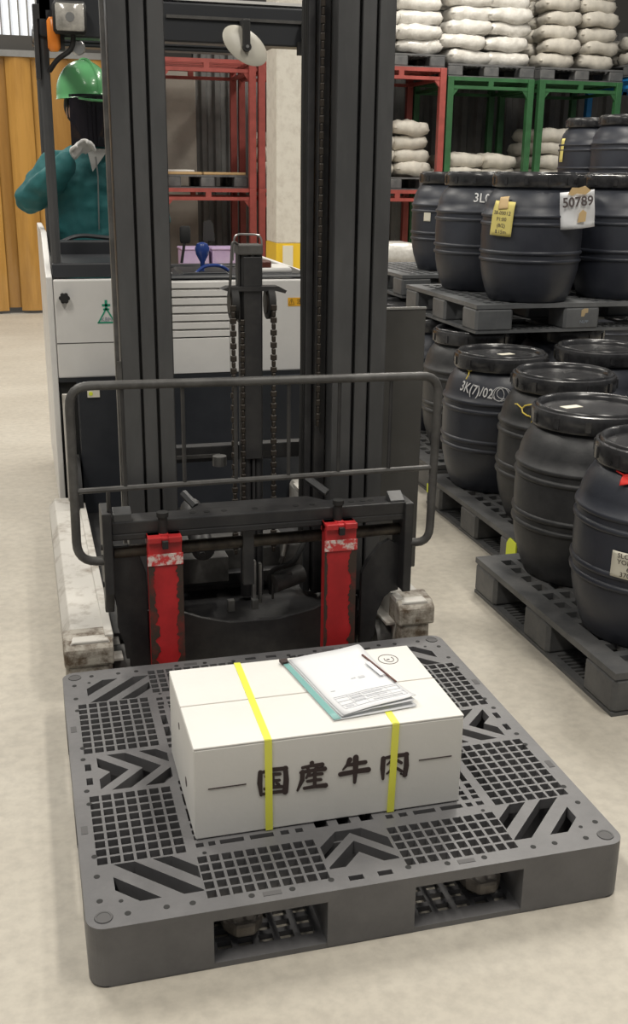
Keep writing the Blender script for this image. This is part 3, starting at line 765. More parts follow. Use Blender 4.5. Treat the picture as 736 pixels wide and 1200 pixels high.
P('side_cover', 'box_cover', MB().box(.470, .637, .965, 1.02, .18, 1.046), bevel=.004)
tag(FK.children[-1], 'tall dark grey cover plate beside the right mast')
P('side_cover_lip', 'steel', MB().box(.47, .637, .963, .975, 1.044, 1.050))
# body
BY = 2.1
P('left_side_panel', 'truck_white', MB().prism([(BY,.10),(BY,1.05),(BY+.07,1.075),(BY+.4,1.20),(3.3,1.20),(3.3,.10)], -.492, -.468, 'x'), bevel=.004)
P('right_side_panel', 'truck_white', MB().box(.560, .584, BY, 3.3, .10, 1.05), bevel=.004)
P('front_panel', 'truck_white', MB().box(-.466, -.05, BY, BY+.06, .655, 1.04), bevel=.006)
P('front_panel', 'truck_white', MB().box(.228, .56, BY, BY+.06, .655, 1.03), bevel=.006)
P('vent_backing', 'rubber', MB().box(-.05, .228, BY+.03, BY+.06, .655, 1.03))
P('vent_lower_panel', 'truck_white', MB().box(-.048, .226, BY+.001, BY+.03, .657, .800), bevel=.002)
for i in range(7):
    z = .806+i*.0325
    P('vent_slat', 'truck_white', MB().prism([(BY+.001,z),(BY+.001,z+.022),(BY+.022,z+.030),(BY+.03,z+.022),(BY+.03,z)], -.048, .226, 'x'))
P('panel_seam', 'box_cover', MB().box(-.464, -.05, BY-.0008, BY+.01, .792, .7955))
P('front_trim', 'truck_dark', MB().box(-.466, .56, BY-.004, BY+.03, .640, .655))
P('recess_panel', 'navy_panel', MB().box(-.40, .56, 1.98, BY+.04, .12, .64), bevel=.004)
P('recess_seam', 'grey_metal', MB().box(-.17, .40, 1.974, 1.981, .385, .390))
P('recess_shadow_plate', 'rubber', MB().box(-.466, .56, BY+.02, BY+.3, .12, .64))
P('floor_deck', 'grey_metal', MB().box(-.46, .56, 1.75, 3.3, .05, .118))
P('drive_wheel', 'rubber', MB().cyl((-.455,1.99,.20),(-.41,1.99,.20),.165,32), smooth=True)
P('wheel_guard', 'leg_white', MB().prism([(-.462,.13),(-.445,.13),(-.42,.35),(-.43,.62),(-.462,.62)], 1.95, 1.97, 'y'), bevel=.002)
mb = MB(); cx, cz = -.427, .972
mb.cyl((cx, BY, cz), (cx, BY-.02, cz), .010, 10)
for k in range(6):
    a = k*PI/3; mb.cyl((cx+.013*math.cos(a), BY-.012, cz+.013*math.sin(a)), (cx+.013*math.cos(a), BY-.03, cz+.013*math.sin(a)), .0085, 8)
mb.cyl((cx, BY-.012, cz), (cx, BY-.033, cz), .015, 12)
P('star_knob', 'rubber', mb, smooth=True)
# maker's sign: green triangle with three dots
lx, lz = -.268, .872
mb = MB()
def tri_edge(a, b, t): 
    d = (Vector(b)-Vector(a)).normalized(); n = Vector((-d.y, d.x))*t/2
    mb.prism([tuple(Vector(a)-n), tuple(Vector(b)-n), tuple(Vector(b)+n), tuple(Vector(a)+n)], BY-.0015, BY+.001, 'y')
tri_edge((lx-.032, lz), (lx, lz+.055), .006); tri_edge((lx+.032, lz), (lx, lz+.055), .006); tri_edge((lx-.036, lz), (lx+.036, lz), .006)
tri_edge((lx, lz+.05), (lx, lz+.088), .010); tri_edge((lx-.016, lz+.068), (lx+.016, lz+.068), .009); tri_edge((lx-.012, lz+.052), (lx+.012, lz+.052), .007)
P('green_emblem', 'logo_green', mb)
text('emblem_letters', 'KBM', .022, 'silver_print', frame((lx, BY-.002, lz+.012), (1,0,0), (0,0,1)), FK)
P('warning_label', 'warn_orange', MB().box(.470, .555, BY-.0015, BY, .922, .956))
text('warning_letters', '\u26a0 注意', .024, 'ink', frame((.512, BY-.0025, .939), (1,0,0), (0,0,1)), FK)
P('inspection_sticker', 'cream_label', MB().box(-.365, -.318, 1.972, 1.981, .60, .630))
P('sticker_dot', 'lime_tag', MB().cyl((-.352,1.972,.615),(-.352,1.970,.615),.008,10))
# dashboard
mb = MB(); mb.prism([(BY+.02,1.045),(BY+.03,1.10),(BY+.12,1.115),(BY+.34,1.12),(BY+.34,1.045)], -.466, -.20, 'x')
P('dashboard', 'truck_dark', mb, bevel=.006)
mb = MB(); mb.prism([(BY+.01,1.035),(BY+.02,1.052),(BY+.30,1.056),(BY+.30,1.035)], -.20, .56, 'x'); P('dashboard', 'truck_dark', mb, bevel=.006)
P('dash_hump', 'truck_dark', MB().prism([(-.19,1.04),(-.19,1.088),(-.04,1.083),(.03,1.04)], BY+.06, BY+.30, 'y'), bevel=.006)
P('dash_hump', 'truck_dark', MB().prism([(.0,1.04),(.05,1.060),(.22,1.060),(.26,1.04)], BY+.03, BY+.30, 'y'), bevel=.004)
P('white_console', 'truck_white', MB().box(.30, .50, BY+.05, BY+.26, 1.050, 1.072, .008), smooth=True)
P('console_button', 'maroon', MB().box(.37, .415, BY+.06, BY+.12, 1.068, 1.10, .006))
P('lever_knob', 'blue_knob', MB().lathe([(.008,0),(.010,.02),(.026,.05),(.030,.075),(.022,.092),(.008,.098)], (.135, BY+.10, 1.075), 18).cyl((.135,BY+.10,1.05),(.135,BY+.10,1.09),.008,8), smooth=True)
P('blue_handle', 'blue_knob', MB().tube(rounded([(.10,BY+.05,1.055),(.13,BY+.06,1.082),(.2,BY+.07,1.085),(.24,BY+.1,1.06)], .03), .007, 8), smooth=True)
P('hydraulic_lever', 'rubber', MB().tube([(-.10,BY+.2,1.10),(-.09,BY+.19,1.30)], .007, 8).tube([(-.09,BY+.19,1.29),(-.085,BY+.185,1.37)], .014, 8), smooth=True)
P('hydraulic_lever', 'rubber', MB().tube([(.07,BY+.24,1.08),(.085,BY+.24,1.17)], .006, 8).box(.065,.11,BY+.23,BY+.25,1.16,1.23,.008), smooth=True)
P('grab_rim', 'truck_dark', MB().tube(rounded([(-.44,BY+.30,1.15),(-.35,BY+.34,1.19),(-.20,BY+.34,1.175)], .05), .009, 8), smooth=True)
P('dash_riser', 'truck_dark', MB().box(-.455, -.22, BY+.25, BY+.33, 1.10, 1.17), bevel=.005)
# overhead guard
P('guard_pillar', 'mast', MB().tube([(-.447, BY+.05, 1.055), (-.446, BY+.03, 1.99)], .019, 8), smooth=True, angle=30)
P('guard_pillar', 'mast', MB().tube([(-.430, 3.2, .10), (-.43, 3.2, 2.02)], .022, 8), smooth=True)
P('guard_pillar', 'mast', MB().tube([(.552, BY+.05, 1.03), (.55, BY+.03, 1.99)], .019, 8), smooth=True)
P('pillar_bracket', 'black_metal', MB().box(-.478, -.462, BY+.0, BY+.06, 1.76, 2.01).box(-.465,-.43,BY,BY+.03,1.96,2.01), bevel=.002)
P('roof_beam', 'truck_dark', MB().box(-.46, .60, BY-.0, BY+.09, 1.905, 2.04, .006))
P('roof_beam', 'truck_dark', MB().box(-.46, .60, 3.15, 3.25, 1.98, 2.05, .006))
for xx in (-.44, .57): P('roof_rail', 'truck_dark', MB().box(xx-.02, xx+.03, BY, 3.25, 1.985, 2.04, .006))
for k in range(7):
    yy = BY+.14+k*.15; P('roof_bar', 'truck_dark', MB().box(-.43, .57, yy, yy+.03, 2.0, 2.03))
P('roof_lip', 'grey_metal', MB().box(.0, .56, BY-.01, BY+.02, 1.985, 1.996))
P('roof_top_sheet', 'truck_white', MB().box(-.1, .56, BY+.02, BY+.16, 2.05, 2.06))
# lamps
def lamp(x, z, wx, hz, name='work_lamp'):
    l = P(name, 'rubber', MB().box(x-wx/2, x+wx/2, BY-.075, BY-.01, z-hz/2, z+hz/2, .012), smooth=True, angle=60)
    MB().box(x-wx/2+.009, x+wx/2-.009, BY-.083, BY-.07, z-hz/2+.009, z+hz/2-.009, .006).build('lamp_lens', 'lens', l, smooth=True, angle=50)
    MB().cyl((x, BY-.084, z), (x, BY-.080, z), .016, 16).build('bulb', 'steel', l)
    return l
lamp(-.352, 1.962, .118, .108); lamp(.555, 1.963, .086, .080)
P('lamp_stalk', 'rubber', MB().tube(rounded([(-.34,BY-.04,1.92),(-.345,BY-.03,1.86),(-.40,BY-.01,1.83),(-.43,BY+.02,1.79)], .03), .009, 8), smooth=True)
P('side_mirror', 'steel', MB().lathe([(.022,-.004),(.026,0),(.022,.004)], (0,0,0), 18).rot(Matrix.Translation((-.325, BY-.02, 1.868)) @ Matrix.Rotation(PI/2, 4, 'X')), smooth=True)
P('turn_signal', 'orange_lens', MB().box(-.432, -.388, BY-.045, BY+.0, 1.852, 1.965, .012), smooth=True)
P('turn_signal', 'orange_lens', MB().box(.535, .575, BY-.045, BY+.0, 1.868, 1.905, .010), smooth=True)
P('signal_bracket', 'rubber', MB().box(-.39, -.372, BY-.03, BY+.02, 1.86, 1.94))
P('signal_bracket', 'rubber', MB().box(.50,.54,BY-.03,BY,1.875,1.92))
# oval mirror hanging from the roof beam
mb = MB(); mb.lathe([(.006,-.003),(.060,-.002),(.0625,.001),(.060,.004),(.03,.010),(.006,.012)], (0,0,0), 32)
mb.rot(Matrix.Translation((.285, BY-.06, 1.895)) @ Matrix.Rotation(math.radians(32), 4, 'Y') @ Matrix.Rotation(math.radians(72), 4, 'X') @ Matrix.Diagonal((1.52,1.0,1,1)))
mo = P('rear_view_mirror', 'mirror_back', mb, smooth=True)
mb = MB(); mb.box(.272, .300, BY-.095, BY-.07, 1.885, 1.985, .006); mb.box(.275,.297,BY-.08,BY,1.955,1.985); mb.cyl((.286,BY-.10,1.888),(.286,BY-.07,1.888),.016,12)
P('mirror_bracket', 'rubber', mb, mo)
MB().cyl((.286,BY-.104,1.889),(.286,BY-.098,1.889),.006,8).build('bolt', 'steel', mo)
P('backrest_wall', 'truck_dark', MB().box(-.46, .56, 3.22, 3.3, .12, 1.0), bevel=.01)

# ---------------------------------------------------------------- driver
def skin_mesh(name, nodes, edges, sub=2):
    me = bpy.data.meshes.new(name); me.from_pydata([n[:3] for n in nodes], edges, [])
    o = bpy.data.objects.new(name, me); C.objects.link(o)
    o.modifiers.new('s', 'SKIN')
    sv = me.skin_vertices[0].data if me.skin_vertices else None
    if sv is None:
        bpy.context.view_layer.objects.active = o
        bm = bmesh.new(); bm.from_mesh(me); bm.verts.layers.skin.verify(); bm.to_mesh(me); bm.free(); sv = me.skin_vertices[0].data
    for i, n in enumerate(nodes):
        r = n[3] if isinstance(n[3], tuple) else (n[3], n[3]); sv[i].radius = r; sv[i].use_root = (i == 0)
    ss = o.modifiers.new('u', 'SUBSURF'); ss.levels = sub; ss.render_levels = sub
    dg = bpy.context.evaluated_depsgraph_get(); dg.update()
    m2 = bpy.data.meshes.new_from_object(o.evaluated_get(dg)); bpy.data.objects.remove(o)
    return m2
def remesh(me, size, smooth_it=4):
    o = bpy.data.objects.new('tmp', me); C.objects.link(o)
    r = o.modifiers.new('r', 'REMESH'); r.mode = 'VOXEL'; r.voxel_size = size
    if smooth_it:
        s = o.modifiers.new('sm', 'SMOOTH'); s.iterations = smooth_it; s.factor = .5
    dg = bpy.context.evaluated_depsgraph_get(); dg.update()
    m2 = bpy.data.meshes.new_from_object(o.evaluated_get(dg)); bpy.data.objects.remove(o); return m2
def join(meshes):
    bm = bmesh.new()
    for m in meshes: bm.from_mesh(m)
    me = bpy.data.meshes.new('j'); bm.to_mesh(me); bm.free(); return me
px, py, pz = -.235, 2.80, .12          # standing in the cab
def person():
    hx_, hy_, hz_ = -.262, 2.74, 1.685     # head centre
    nodes = [(px,py,.95,.12),(px,py,1.10,.115),(px-.005,py-.01,1.28,(.15,.11)),(px-.01,py-.02,1.43,(.15,.10)),(px-.02,py-.03,1.52,.055),(hx_,hy_+.01,1.60,.05),
             # right arm (camera left): raised, elbow out, hand at chin
             (px-.16,py-.02,1.45,.055),(-.515,2.74,1.335,.042),(-.40,2.60,1.43,.032),(-.352,2.575,1.485,.026),
             # left arm down to the lever
             (px+.17,py-.02,1.45,.055),(px+.24,py-.08,1.24,.042),(px+.20,py-.28,1.16,.032),(px+.19,py-.36,1.15,.026),
             # legs
             (px-.09,py,.88,.085),(px-.10,py-.02,.52,.058),(px-.10,py+.02,.20,.04),(px-.10,py-.10,.15,.035),
             (px+.09,py,.88,.085),(px+.10,py-.02,.52,.058),(px+.10,py+.02,.20,.04),(px+.10,py-.10,.15,.035)]
    edges = [(0,1),(1,2),(2,3),(3,4),(4,5),(3,6),(6,7),(7,8),(8,9),(3,10),(10,11),(11,12),(12,13),(0,14),(14,15),(15,16),(16,17),(0,18),(18,19),(19,20),(20,21)]
    me = skin_mesh('b', nodes, edges)
    turn = Matrix.Rotation(math.radians(22), 3, 'Z')          # head turned a little to the camera's right
    mb = MB(); hc = Vector((hx_, hy_, hz_))
    def E(c, r, n=16, m=12, rt=None): mb.ell(hc + turn @ Vector(c), r, n, m, turn if rt is None else turn @ rt)
    E((0,.01,.03),(.076,.095,.085)); E((0,-.02,-.035),(.058,.070,.075)); E((0,-.055,-.085),(.030,.025,.022))
    E((0,-.098,-.012),(.012,.020,.024)); E((0,-.108,-.022),(.016,.012,.011)); E((0,-.085,.022),(.05,.018,.012))
    E((0,-.090,-.052),(.024,.010,.006)); E((0,-.088,-.062),(.020,.010,.006))
    E((-.078,.012,-.005),(.010,.020,.032)); E((.078,.012,-.005),(.010,.020,.032))
    hb_ = bpy.data.meshes.new('h'); mb.bm.to_mesh(hb_); mb.bm.free()
    # hands: palm and five fingers each
    def hand(w, dirn, side, curl):
        w = Vector(w); d = Vector(dirn).normalized(); sd = Vector(side); sd = (sd - d*sd.dot(d)).normalized(); dn = d.cross(sd)*curl
        ns = [(*w, .022), (*(w+d*.03), (.030,.018)), (*(w+d*.07), (.034,.017))]; es = [(0,1),(1,2)]
        parts = [skin_mesh('p', ns, es, 2)]
        for k, (o_, L) in enumerate(((-.030,.064),(-.010,.074),(.010,.070),(.029,.056))):
            b = w+d*.072+sd*o_; a1 = b+d*L*.42+dn*.012; a2 = a1+(d*.35+dn*.9).normalized()*L*.34; a3 = a2+(-d*.5+dn*.8).normalized()*L*.28
            parts.append(skin_mesh('f', [(*(b-d*.02), .010), (*a1, .0092), (*a2, .0085), (*a3, .0075)], [(0,1),(1,2),(2,3)], 2))
        b = w+d*.02-sd*.02; parts.append(skin_mesh('t', [(*b, .012), (*(b-sd*.025+d*.02+dn*.012), .0105), (*(b-sd*.022+d*.048+dn*.028), .0085)], [(0,1),(1,2)], 2))
        return parts
    h1 = hand((-.350,2.572,1.488), (.62,-.12,.62), (.35,.5,-.45), -1)
    h2 = hand((px+.19,py-.37,1.15), (-.1,-1,-.1), (1,0,0), 1)
    full = remesh(join([me, hb_] + h1 + h2), .0065, 3)
    full.materials.clear(); full.materials.append(MATS['skin']); full.materials.append(MATS['glove'])
    full.shade_smooth()
    loc = Vector((px, py, pz))
    for p_ in full.polygons:
        c = p_.center
        if (c-Vector((-.31,2.56,1.53))).length < .105 and c.y < 2.66 and c.z < 1.60: p_.material_index = 1
        if c.z < 1.22 and c.y < py-.33: p_.material_index = 1
    full.transform(Matrix.Translation(-loc))
    bo = bpy.data.objects.new('person', full); C.objects.link(bo); bo.location = loc
    tag(bo, 'person in teal work jacket and green helmet driving the forklift, gloved hand at chin', 'person')
    def child(name, me_, m, size=.012, amp=0.):
        r_ = remesh(me_, size, 3) if size else me_
        if amp:
            for v in r_.vertices:
                q_ = v.co; k = noise.noise((q_.x*9, q_.y*9, q_.z*14))*amp + noise.noise((q_.x*24, q_.y*24, q_.z*30))*amp*.5
                v.co = q_ + v.normal*k
        r_.materials.clear(); r_.materials.append(MATS[m]); r_.shade_smooth(); r_.transform(Matrix.Translation(-loc))
        o = bpy.data.objects.new(name, r_); C.objects.link(o); o.parent = bo; return o
    jn = [(px,py,.98,(.175,.14)),(px,py,1.12,(.18,.145)),(px-.005,py-.01,1.28,(.195,.14)),(px-.01,py-.02,1.43,(.185,.125)),(px-.015,py-.02,1.515,.085),
          (px-.175,py-.02,1.44,.088),(-.520,2.75,1.325,.072),(-.415,2.61,1.42,.060),(-.372,2.580,1.468,.050),
          (px+.185,py-.02,1.44,.088),(px+.25,py-.08,1.24,.07),(px+.205,py-.28,1.165,.052)]
    je = [(0,1),(1,2),(2,3),(3,4),(3,5),(5,6),(6,7),(7,8),(3,9),(9,10),(10,11)]
    mb = MB()
    for i_, j_ in je + [(2,5),(2,9)]:
        A_, B_ = Vector(jn[i_][:3]), Vector(jn[j_][:3]); ra, rb_ = jn[i_][3], jn[j_][3]
        ra = ra if isinstance(ra, tuple) else (ra, ra*.95); rb_ = rb_ if isinstance(rb_, tuple) else (rb_, rb_*.95)
        if (i_, j_) in ((2,5),(2,9)): ra = rb_ = (.06,.07)
        if (i_, j_) in ((3,5),(3,9)): ra = (.085,.09)
        for k_ in range(13):
            t_ = k_/12; c_ = A_.lerp(B_, t_); rx = ra[0]*(1-t_)+rb_[0]*t_; ry = ra[1]*(1-t_)+rb_[1]*t_
            mb.ell(c_, (rx, ry, min(rx, ry)), 16, 10)
    jm = bpy.data.meshes.new('jk'); mb.bm.to_mesh(jm); mb.bm.free()
    child('jacket', jm, 'teal', .012, .016)
    mb = MB(); n = 24
    V = []; F = []
    for i in range(n+1):
        a = math.radians(-60+300*i/n)-PI/2+math.radians(50)
        for (r1, z) in ((.076,1.525),(.070,1.575),(.064,1.573),(.068,1.525)):
            V.append((hx_+.01+r1*1.05*math.cos(a), hy_+.035+r1*math.sin(a), z))
    for i in range(n):
        for k in range(4): F.append((i*4+k, i*4+(k+1)%4, i*4+4+(k+1)%4, i*4+4+k))
    mb._new(V, F); o = mb.build('collar', 'teal', bo, smooth=True)
    MB().prism([(hx_+.005,1.44),(hx_+.075,1.53),(hx_-.015,1.535)], py-.165, py-.15, 'y').build('undershirt', 'white_shirt', bo)
    MB().tube([(hx_+.02,py-.165,1.50),(hx_+.025,py-.172,1.42),(hx_+.02,py-.16,1.2)], .003, 6).build('zip', 'steel', bo)
    tn = [(px,py,.98,(.15,.12)),(px,py,.90,(.14,.12)),(px-.09,py,.84,.10),(px-.10,py-.02,.52,.08),(px-.10,py+.02,.24,.065),(px+.09,py,.84,.10),(px+.10,py-.02,.52,.08),(px+.10,py+.02,.24,.065)]
    child('trousers', skin_mesh('t', tn, [(0,1),(1,2),(2,3),(3,4),(1,5),(5,6),(6,7)]), 'trousers', .014, .01)
    for s in (-1, 1): MB().box(px+s*.10-.05, px+s*.10+.05, py-.20, py+.08, .12, .22, .03).build('shoe', 'rubber', bo, smooth=True, angle=70)
    # hair at the sides and neck
    T = Matrix.Translation(hc) @ turn.to_4x4()
    mb = MB(); mb.ell((0,.030,.022),(.084,.088,.085), 20, 14); mb.rot(T); mb.build('hair', 'hair', bo, smooth=True)
    # helmet
    mb = MB(); prof = []
    for i in range(13):
        t = PI/2*i/12; prof.append((max(.002, .128*math.cos(t)), .145*math.sin(t)))
    mb.lathe([(.120,-.006),(.134,-.004)] + prof[:-1] + [(.004,.145)], (0,0,0), 36)
    mb.rot(T @ Matrix.Translation((0,.012,.062)) @ Matrix.Rotation(math.radians(-6), 4, 'Y') @ Matrix.Diagonal((.90,1.10,.98,1)))
    hm = mb.build('helmet', 'helmet', bo, smooth=True, angle=60)
    mb = MB(); mb.prism([(-.085,-.10),(-.06,-.165),(0,-.185),(.06,-.165),(.085,-.10)], -.004, .004); mb.rot(T @ Matrix.Translation((0,.0,.058)) @ Matrix.Rotation(math.radians(8), 4, 'X'))
    mb.build('helmet_peak', 'helmet', hm, bevel=.002)
    mb = MB(); pts = [(0, -.137*math.cos(t), .146*math.sin(t)) for t in [PI*i/16 for i in range(17)]]
    mb.tube([(p[0], p[1]*1.02+.012, p[2]+.062) for p in pts], .006, 6); mb.rot(T); mb.build('helmet_ridge', 'helmet', hm, smooth=True)
    # added smoked visor, stands in for a dark rectangle over the face
    mb = MB(); V = []; F = []; n = 16
    for i in range(n+1):
        a = math.radians(-158+136*i/n)
        for z in (.062, -.145):
            V += [(.112*math.cos(a), .135*math.sin(a), z), (.110*math.cos(a), .133*math.sin(a), z)]
    for i in range(n):
        a = i*4; b = a+4; F += [(a,b,b+2,a+2),(a+1,a+3,b+3,b+1),(a+2,b+2,b+3,a+3)]
    mb._new(V, F); mb.rot(T); o = mb.build('added_visor', 'visor_dark', hm, smooth=True)
    for s in (-1, 1):
        mb = MB(); mb.ell((s*.03,-.083,.006),(.014,.010,.008), 12, 8); mb.rot(T); mb.build('eye', 'eye', bo, smooth=True)
        mb = MB(); mb.tube([(s*.088,.0,.05),(s*.085,.005,-.03),(s*.05,-.045,-.10)], .004, 6); mb.rot(T); mb.build('chin_strap', 'rubber', hm)
person()

# ---------------------------------------------------------------- drums
DH = .60
def drum_proto(label):
    t = thing('plastic_drum', label, 'drum')
    prof = [(.02,.0),(.180,.0),(.190,.008),(.206,.05),(.222,.10),(.232,.15),(.2345,.184),(.2415,.188),(.2435,.194),(.2420,.200),(.2355,.204),(.2360,.221),(.2425,.225),(.2445,.231),(.2430,.237),(.2375,.241),
            (.2390,.30),(.2375,.351),(.2430,.355),(.2445,.361),(.2425,.367),(.2360,.371),(.2355,.388),(.2420,.392),(.2430,.398),(.2410,.404),(.234,.408),(.228,.44),(.216,.475),(.199,.502),(.184,.515),(.178,.522),(.178,.535),(.02,.535)]
    b = MB().lathe(prof, n=48).build('barrel', 'drum', t, smooth=True, angle=50)
    r = MB().lathe([(.179,.530),(.198,.526),(.201,.532),(.2015,.572),(.198,.582),(.190,.585),(.187,.580),(.186,.535),(.179,.530)], n=48, cap=False).build('lid_band', 'lid', t, smooth=True, angle=40)
    mb = MB()
    for k in range(12):
        a = 2*PI*k/12; c, s = math.cos(a), math.sin(a)
        mb._new([(c*q-s*e, s*q+c*e, z) for q in (.196,.2055) for e in (-.009,.009) for z in (.536,.570)], [(0,1,3,2),(4,6,7,5),(0,4,5,1),(2,3,7,6),(0,2,6,4),(1,5,7,3)])
    mb.build('band_lug', 'lid', r)['kind'] = 'stuff'
    MB().lathe([(.188,.572),(.188,.589),(.183,.594),(.176,.592),(.170,.582),(.167,.570),(.145,.569),(.139,.575),(.003,.575)], n=48).build('lid', 'lid', t, smooth=True, angle=45)
    return t
drum0 = drum_proto('black plastic drum')
drum_used = [False]
def drum(x, y, z, label, rz=0, dusty=None, group=None):
    o = place(drum0, drum_used[0], (x, y, z), rz, label, group); drum_used[0] = True
    if dusty:
        for ch in o.children:
            if ch.name.startswith('barrel'):
                ch.material_slots[0].link = 'OBJECT'; ch.material_slots[0].material = MATS[dusty]
    return o
# pallets below the drums
PH = .135
def pallet_proto(m, label):
    t = thing('plastic_pallet', label, 'pallet')
    holes = []
    X, Y = 1.10, .96
    for ax in (.04, .60):
        for i in range(7):
            for j in range(11):
                holes.append((ax+.03+i*.062, ax+.03+i*.062+.04, .05+j*.080, .05+j*.080+.05))
    for yy in (.30, .34, .60, .64): 
        pass
    mb = MB(); deck(mb, 0, X, 0, Y, holes, PH, PH-.02); mb.build('top_deck', m, t)
    xs_ = ((0,.19),(.455,.645),(.91,1.10)); ys_ = ((0,.17),(.395,.565),(.79,.96))
    for i, (a, b) in enumerate(xs_):
        for j, (c, d) in enumerate(ys_):
            MB().box(a+(.002 if i else 0), b, c, d, .008, PH-.018, .012).build('block', m, t)
    hb = []
    for (a, b) in ((.20,.445),(.655,.90)):
        hb.append((a, b, .19, .38)); hb.append((a, b, .58, .77)); hb += gridholes(a, b, .04, .14, 7, 2, .015); hb += gridholes(a, b, .82, .92, 7, 2, .015)
    for (c, d) in ((.19,.38),(.58,.77)):
        hb += gridholes(.03, .16, c, d, 2, 9, .009); hb += gridholes(.94, 1.07, c, d, 2, 9, .009)
    mb = MB(); deck(mb, .002, X-.002, .002, Y-.002, hb, .012, 0); mb.build('bottom_deck', m, t)
    return t
pp = pallet_proto('pallet_dark', 'dusty dark grey pallet on the floor under the two nearest drums at right')
pu = [False]
def dpal(x, y, z, label, rz=0, group=None, m=None, sc=None):
    o = place(pp, pu[0], (x, y, z), rz, label, group); pu[0] = True
    if sc: o.scale = sc
    if m:
        for ch in o.children: ch.material_slots[0].link = 'OBJECT'; ch.material_slots[0].material = MATS[m]
    return o
dpal(.93, .16, 0, 'dusty dark pallet on the floor under the two nearest drums at right')
p2 = dpal(1.15, 1.22, 0, 'dark grey pallet with yellow tag on its corner under the white-scrawled drum')
p3 = dpal(1.22, 2.32, 0, 'third floor pallet back, behind the forklift guard under dark drums')
TB = (PH)
d1 = drum(1.185, .425, TB, 'bluish black drum with cream label and red tie at right edge', .3, 'drum_blue')
d2 = drum(1.225, .915, TB, 'second nearest floor drum, plain dusty black with white-stickered lid', 1.0, 'drum_dusty')
d3 = drum(1.43, 1.50, TB, 'film-wrapped black drum with yellow tie, between scrawled drum and plain dusty drum', 0, 'drum_dusty')
d4 = drum(1.395, 2.0, TB, 'black drum with white handwritten scrawl on its shoulder', 2, None)
d5 = drum(1.56, 2.68, TB, 'grey-black drum under the upper pallet corner, beside a yellow tie', 1, 'drum_dusty')
drum(2.02, 1.56, TB, 'black drum in the inner column of the scrawled drum\'s pallet, shiny ringed lid', 0.4)
drum(1.90, 2.05, TB, 'inner back drum behind the ringed lid under the upper pallet', .8)
drum(1.72, .52, TB, 'black drum at the right frame edge behind the cream-labelled drum', .8)
drum(1.74, 1.02, TB, 'black drum at right frame edge on nearest floor pallet, inner back', .2)
drum(2.07, 2.70, TB, 'floor drum in shadow under the middle of the upper pallet', .2)
drum(1.52, 3.17, TB, 'dark floor drum beside the forklift cover plate under the upper pallet', .2)
drum(2.05, 3.19, TB, 'dark floor drum at the back under the upper pallet', .5)
# upper pallet stack
UZ = TB+DH
pA = dpal(1.455, 2.42, UZ, 'upper grey pallet resting on floor drums with printed emblem on middle block', math.radians(0), None, 'pallet_upper')
u1 = drum(1.80, 2.61, UZ+PH, 'upper black drum with yellow tag and torn white numbered sheet', .4)
u2 = drum(1.765, 3.12, UZ+PH, 'upper black drum behind the yellow-tagged one with white scrawl near its lid', .4)
u3 = drum(2.315, 2.66, UZ+PH, 'upper black drum at right edge beside the torn white sheet', .8)
drum(2.26, 3.15, UZ+PH, 'upper black drum hidden behind the numbered one on the upper pallet', .1)
# stack further back
dpal(1.30, 3.55, 0, 'floor pallet under the far drum stack behind the forklift')
for x_, y_, lb in ((1.60,3.82,'far floor drum left front in the shadow beyond the upper pallet'), (2.15,3.82,'far floor drum right front in the shadow beyond the upper pallet'), (1.60,4.32,'far floor drum left back in the shadow beyond the upper pallet'), (2.15,4.32,'far floor drum right back in the shadow beyond the upper pallet')):
    drum(x_, y_, TB, lb)
pB = dpal(1.62, 3.90, UZ, 'far upper pallet whose grey end shows beside the right mast', 0, None, 'pallet_upper')
u0 = drum(2.05, 4.25, UZ+PH, 'smaller looking upper drum with white square sticker beside the mast', .4)
# taller stack at the right edge
def tall_stack():
    bx_, by_ = 3.44, 4.80
    dpal(bx_, by_, 0, 'floor pallet under the tallest drum stack at right edge')
    for i_, (dx, dy) in enumerate(((.27,.24),(.77,.24),(.27,.74),(.77,.74))):
        drum(bx_+dx, by_+dy, TB, ['left front', 'right front', 'left back', 'right back'][i_] + ' floor drum of the tall stack behind the upper drums')
    for k in range(4): dpal(bx_, by_, UZ+PH*k, ['lowest', 'second', 'third', 'topmost'][k]+' of four pallets under the highest drums at right edge')
    zt = UZ+4*PH
    drum(bx_+.27, by_+.24, zt, 'highest drum nearest the right frame edge, in front of the green rack', .3)
    hd = drum(bx_+.27, by_+.73, zt, 'highest drum at right with yellow strip on its left side', .6)
    return hd
HD = tall_stack()

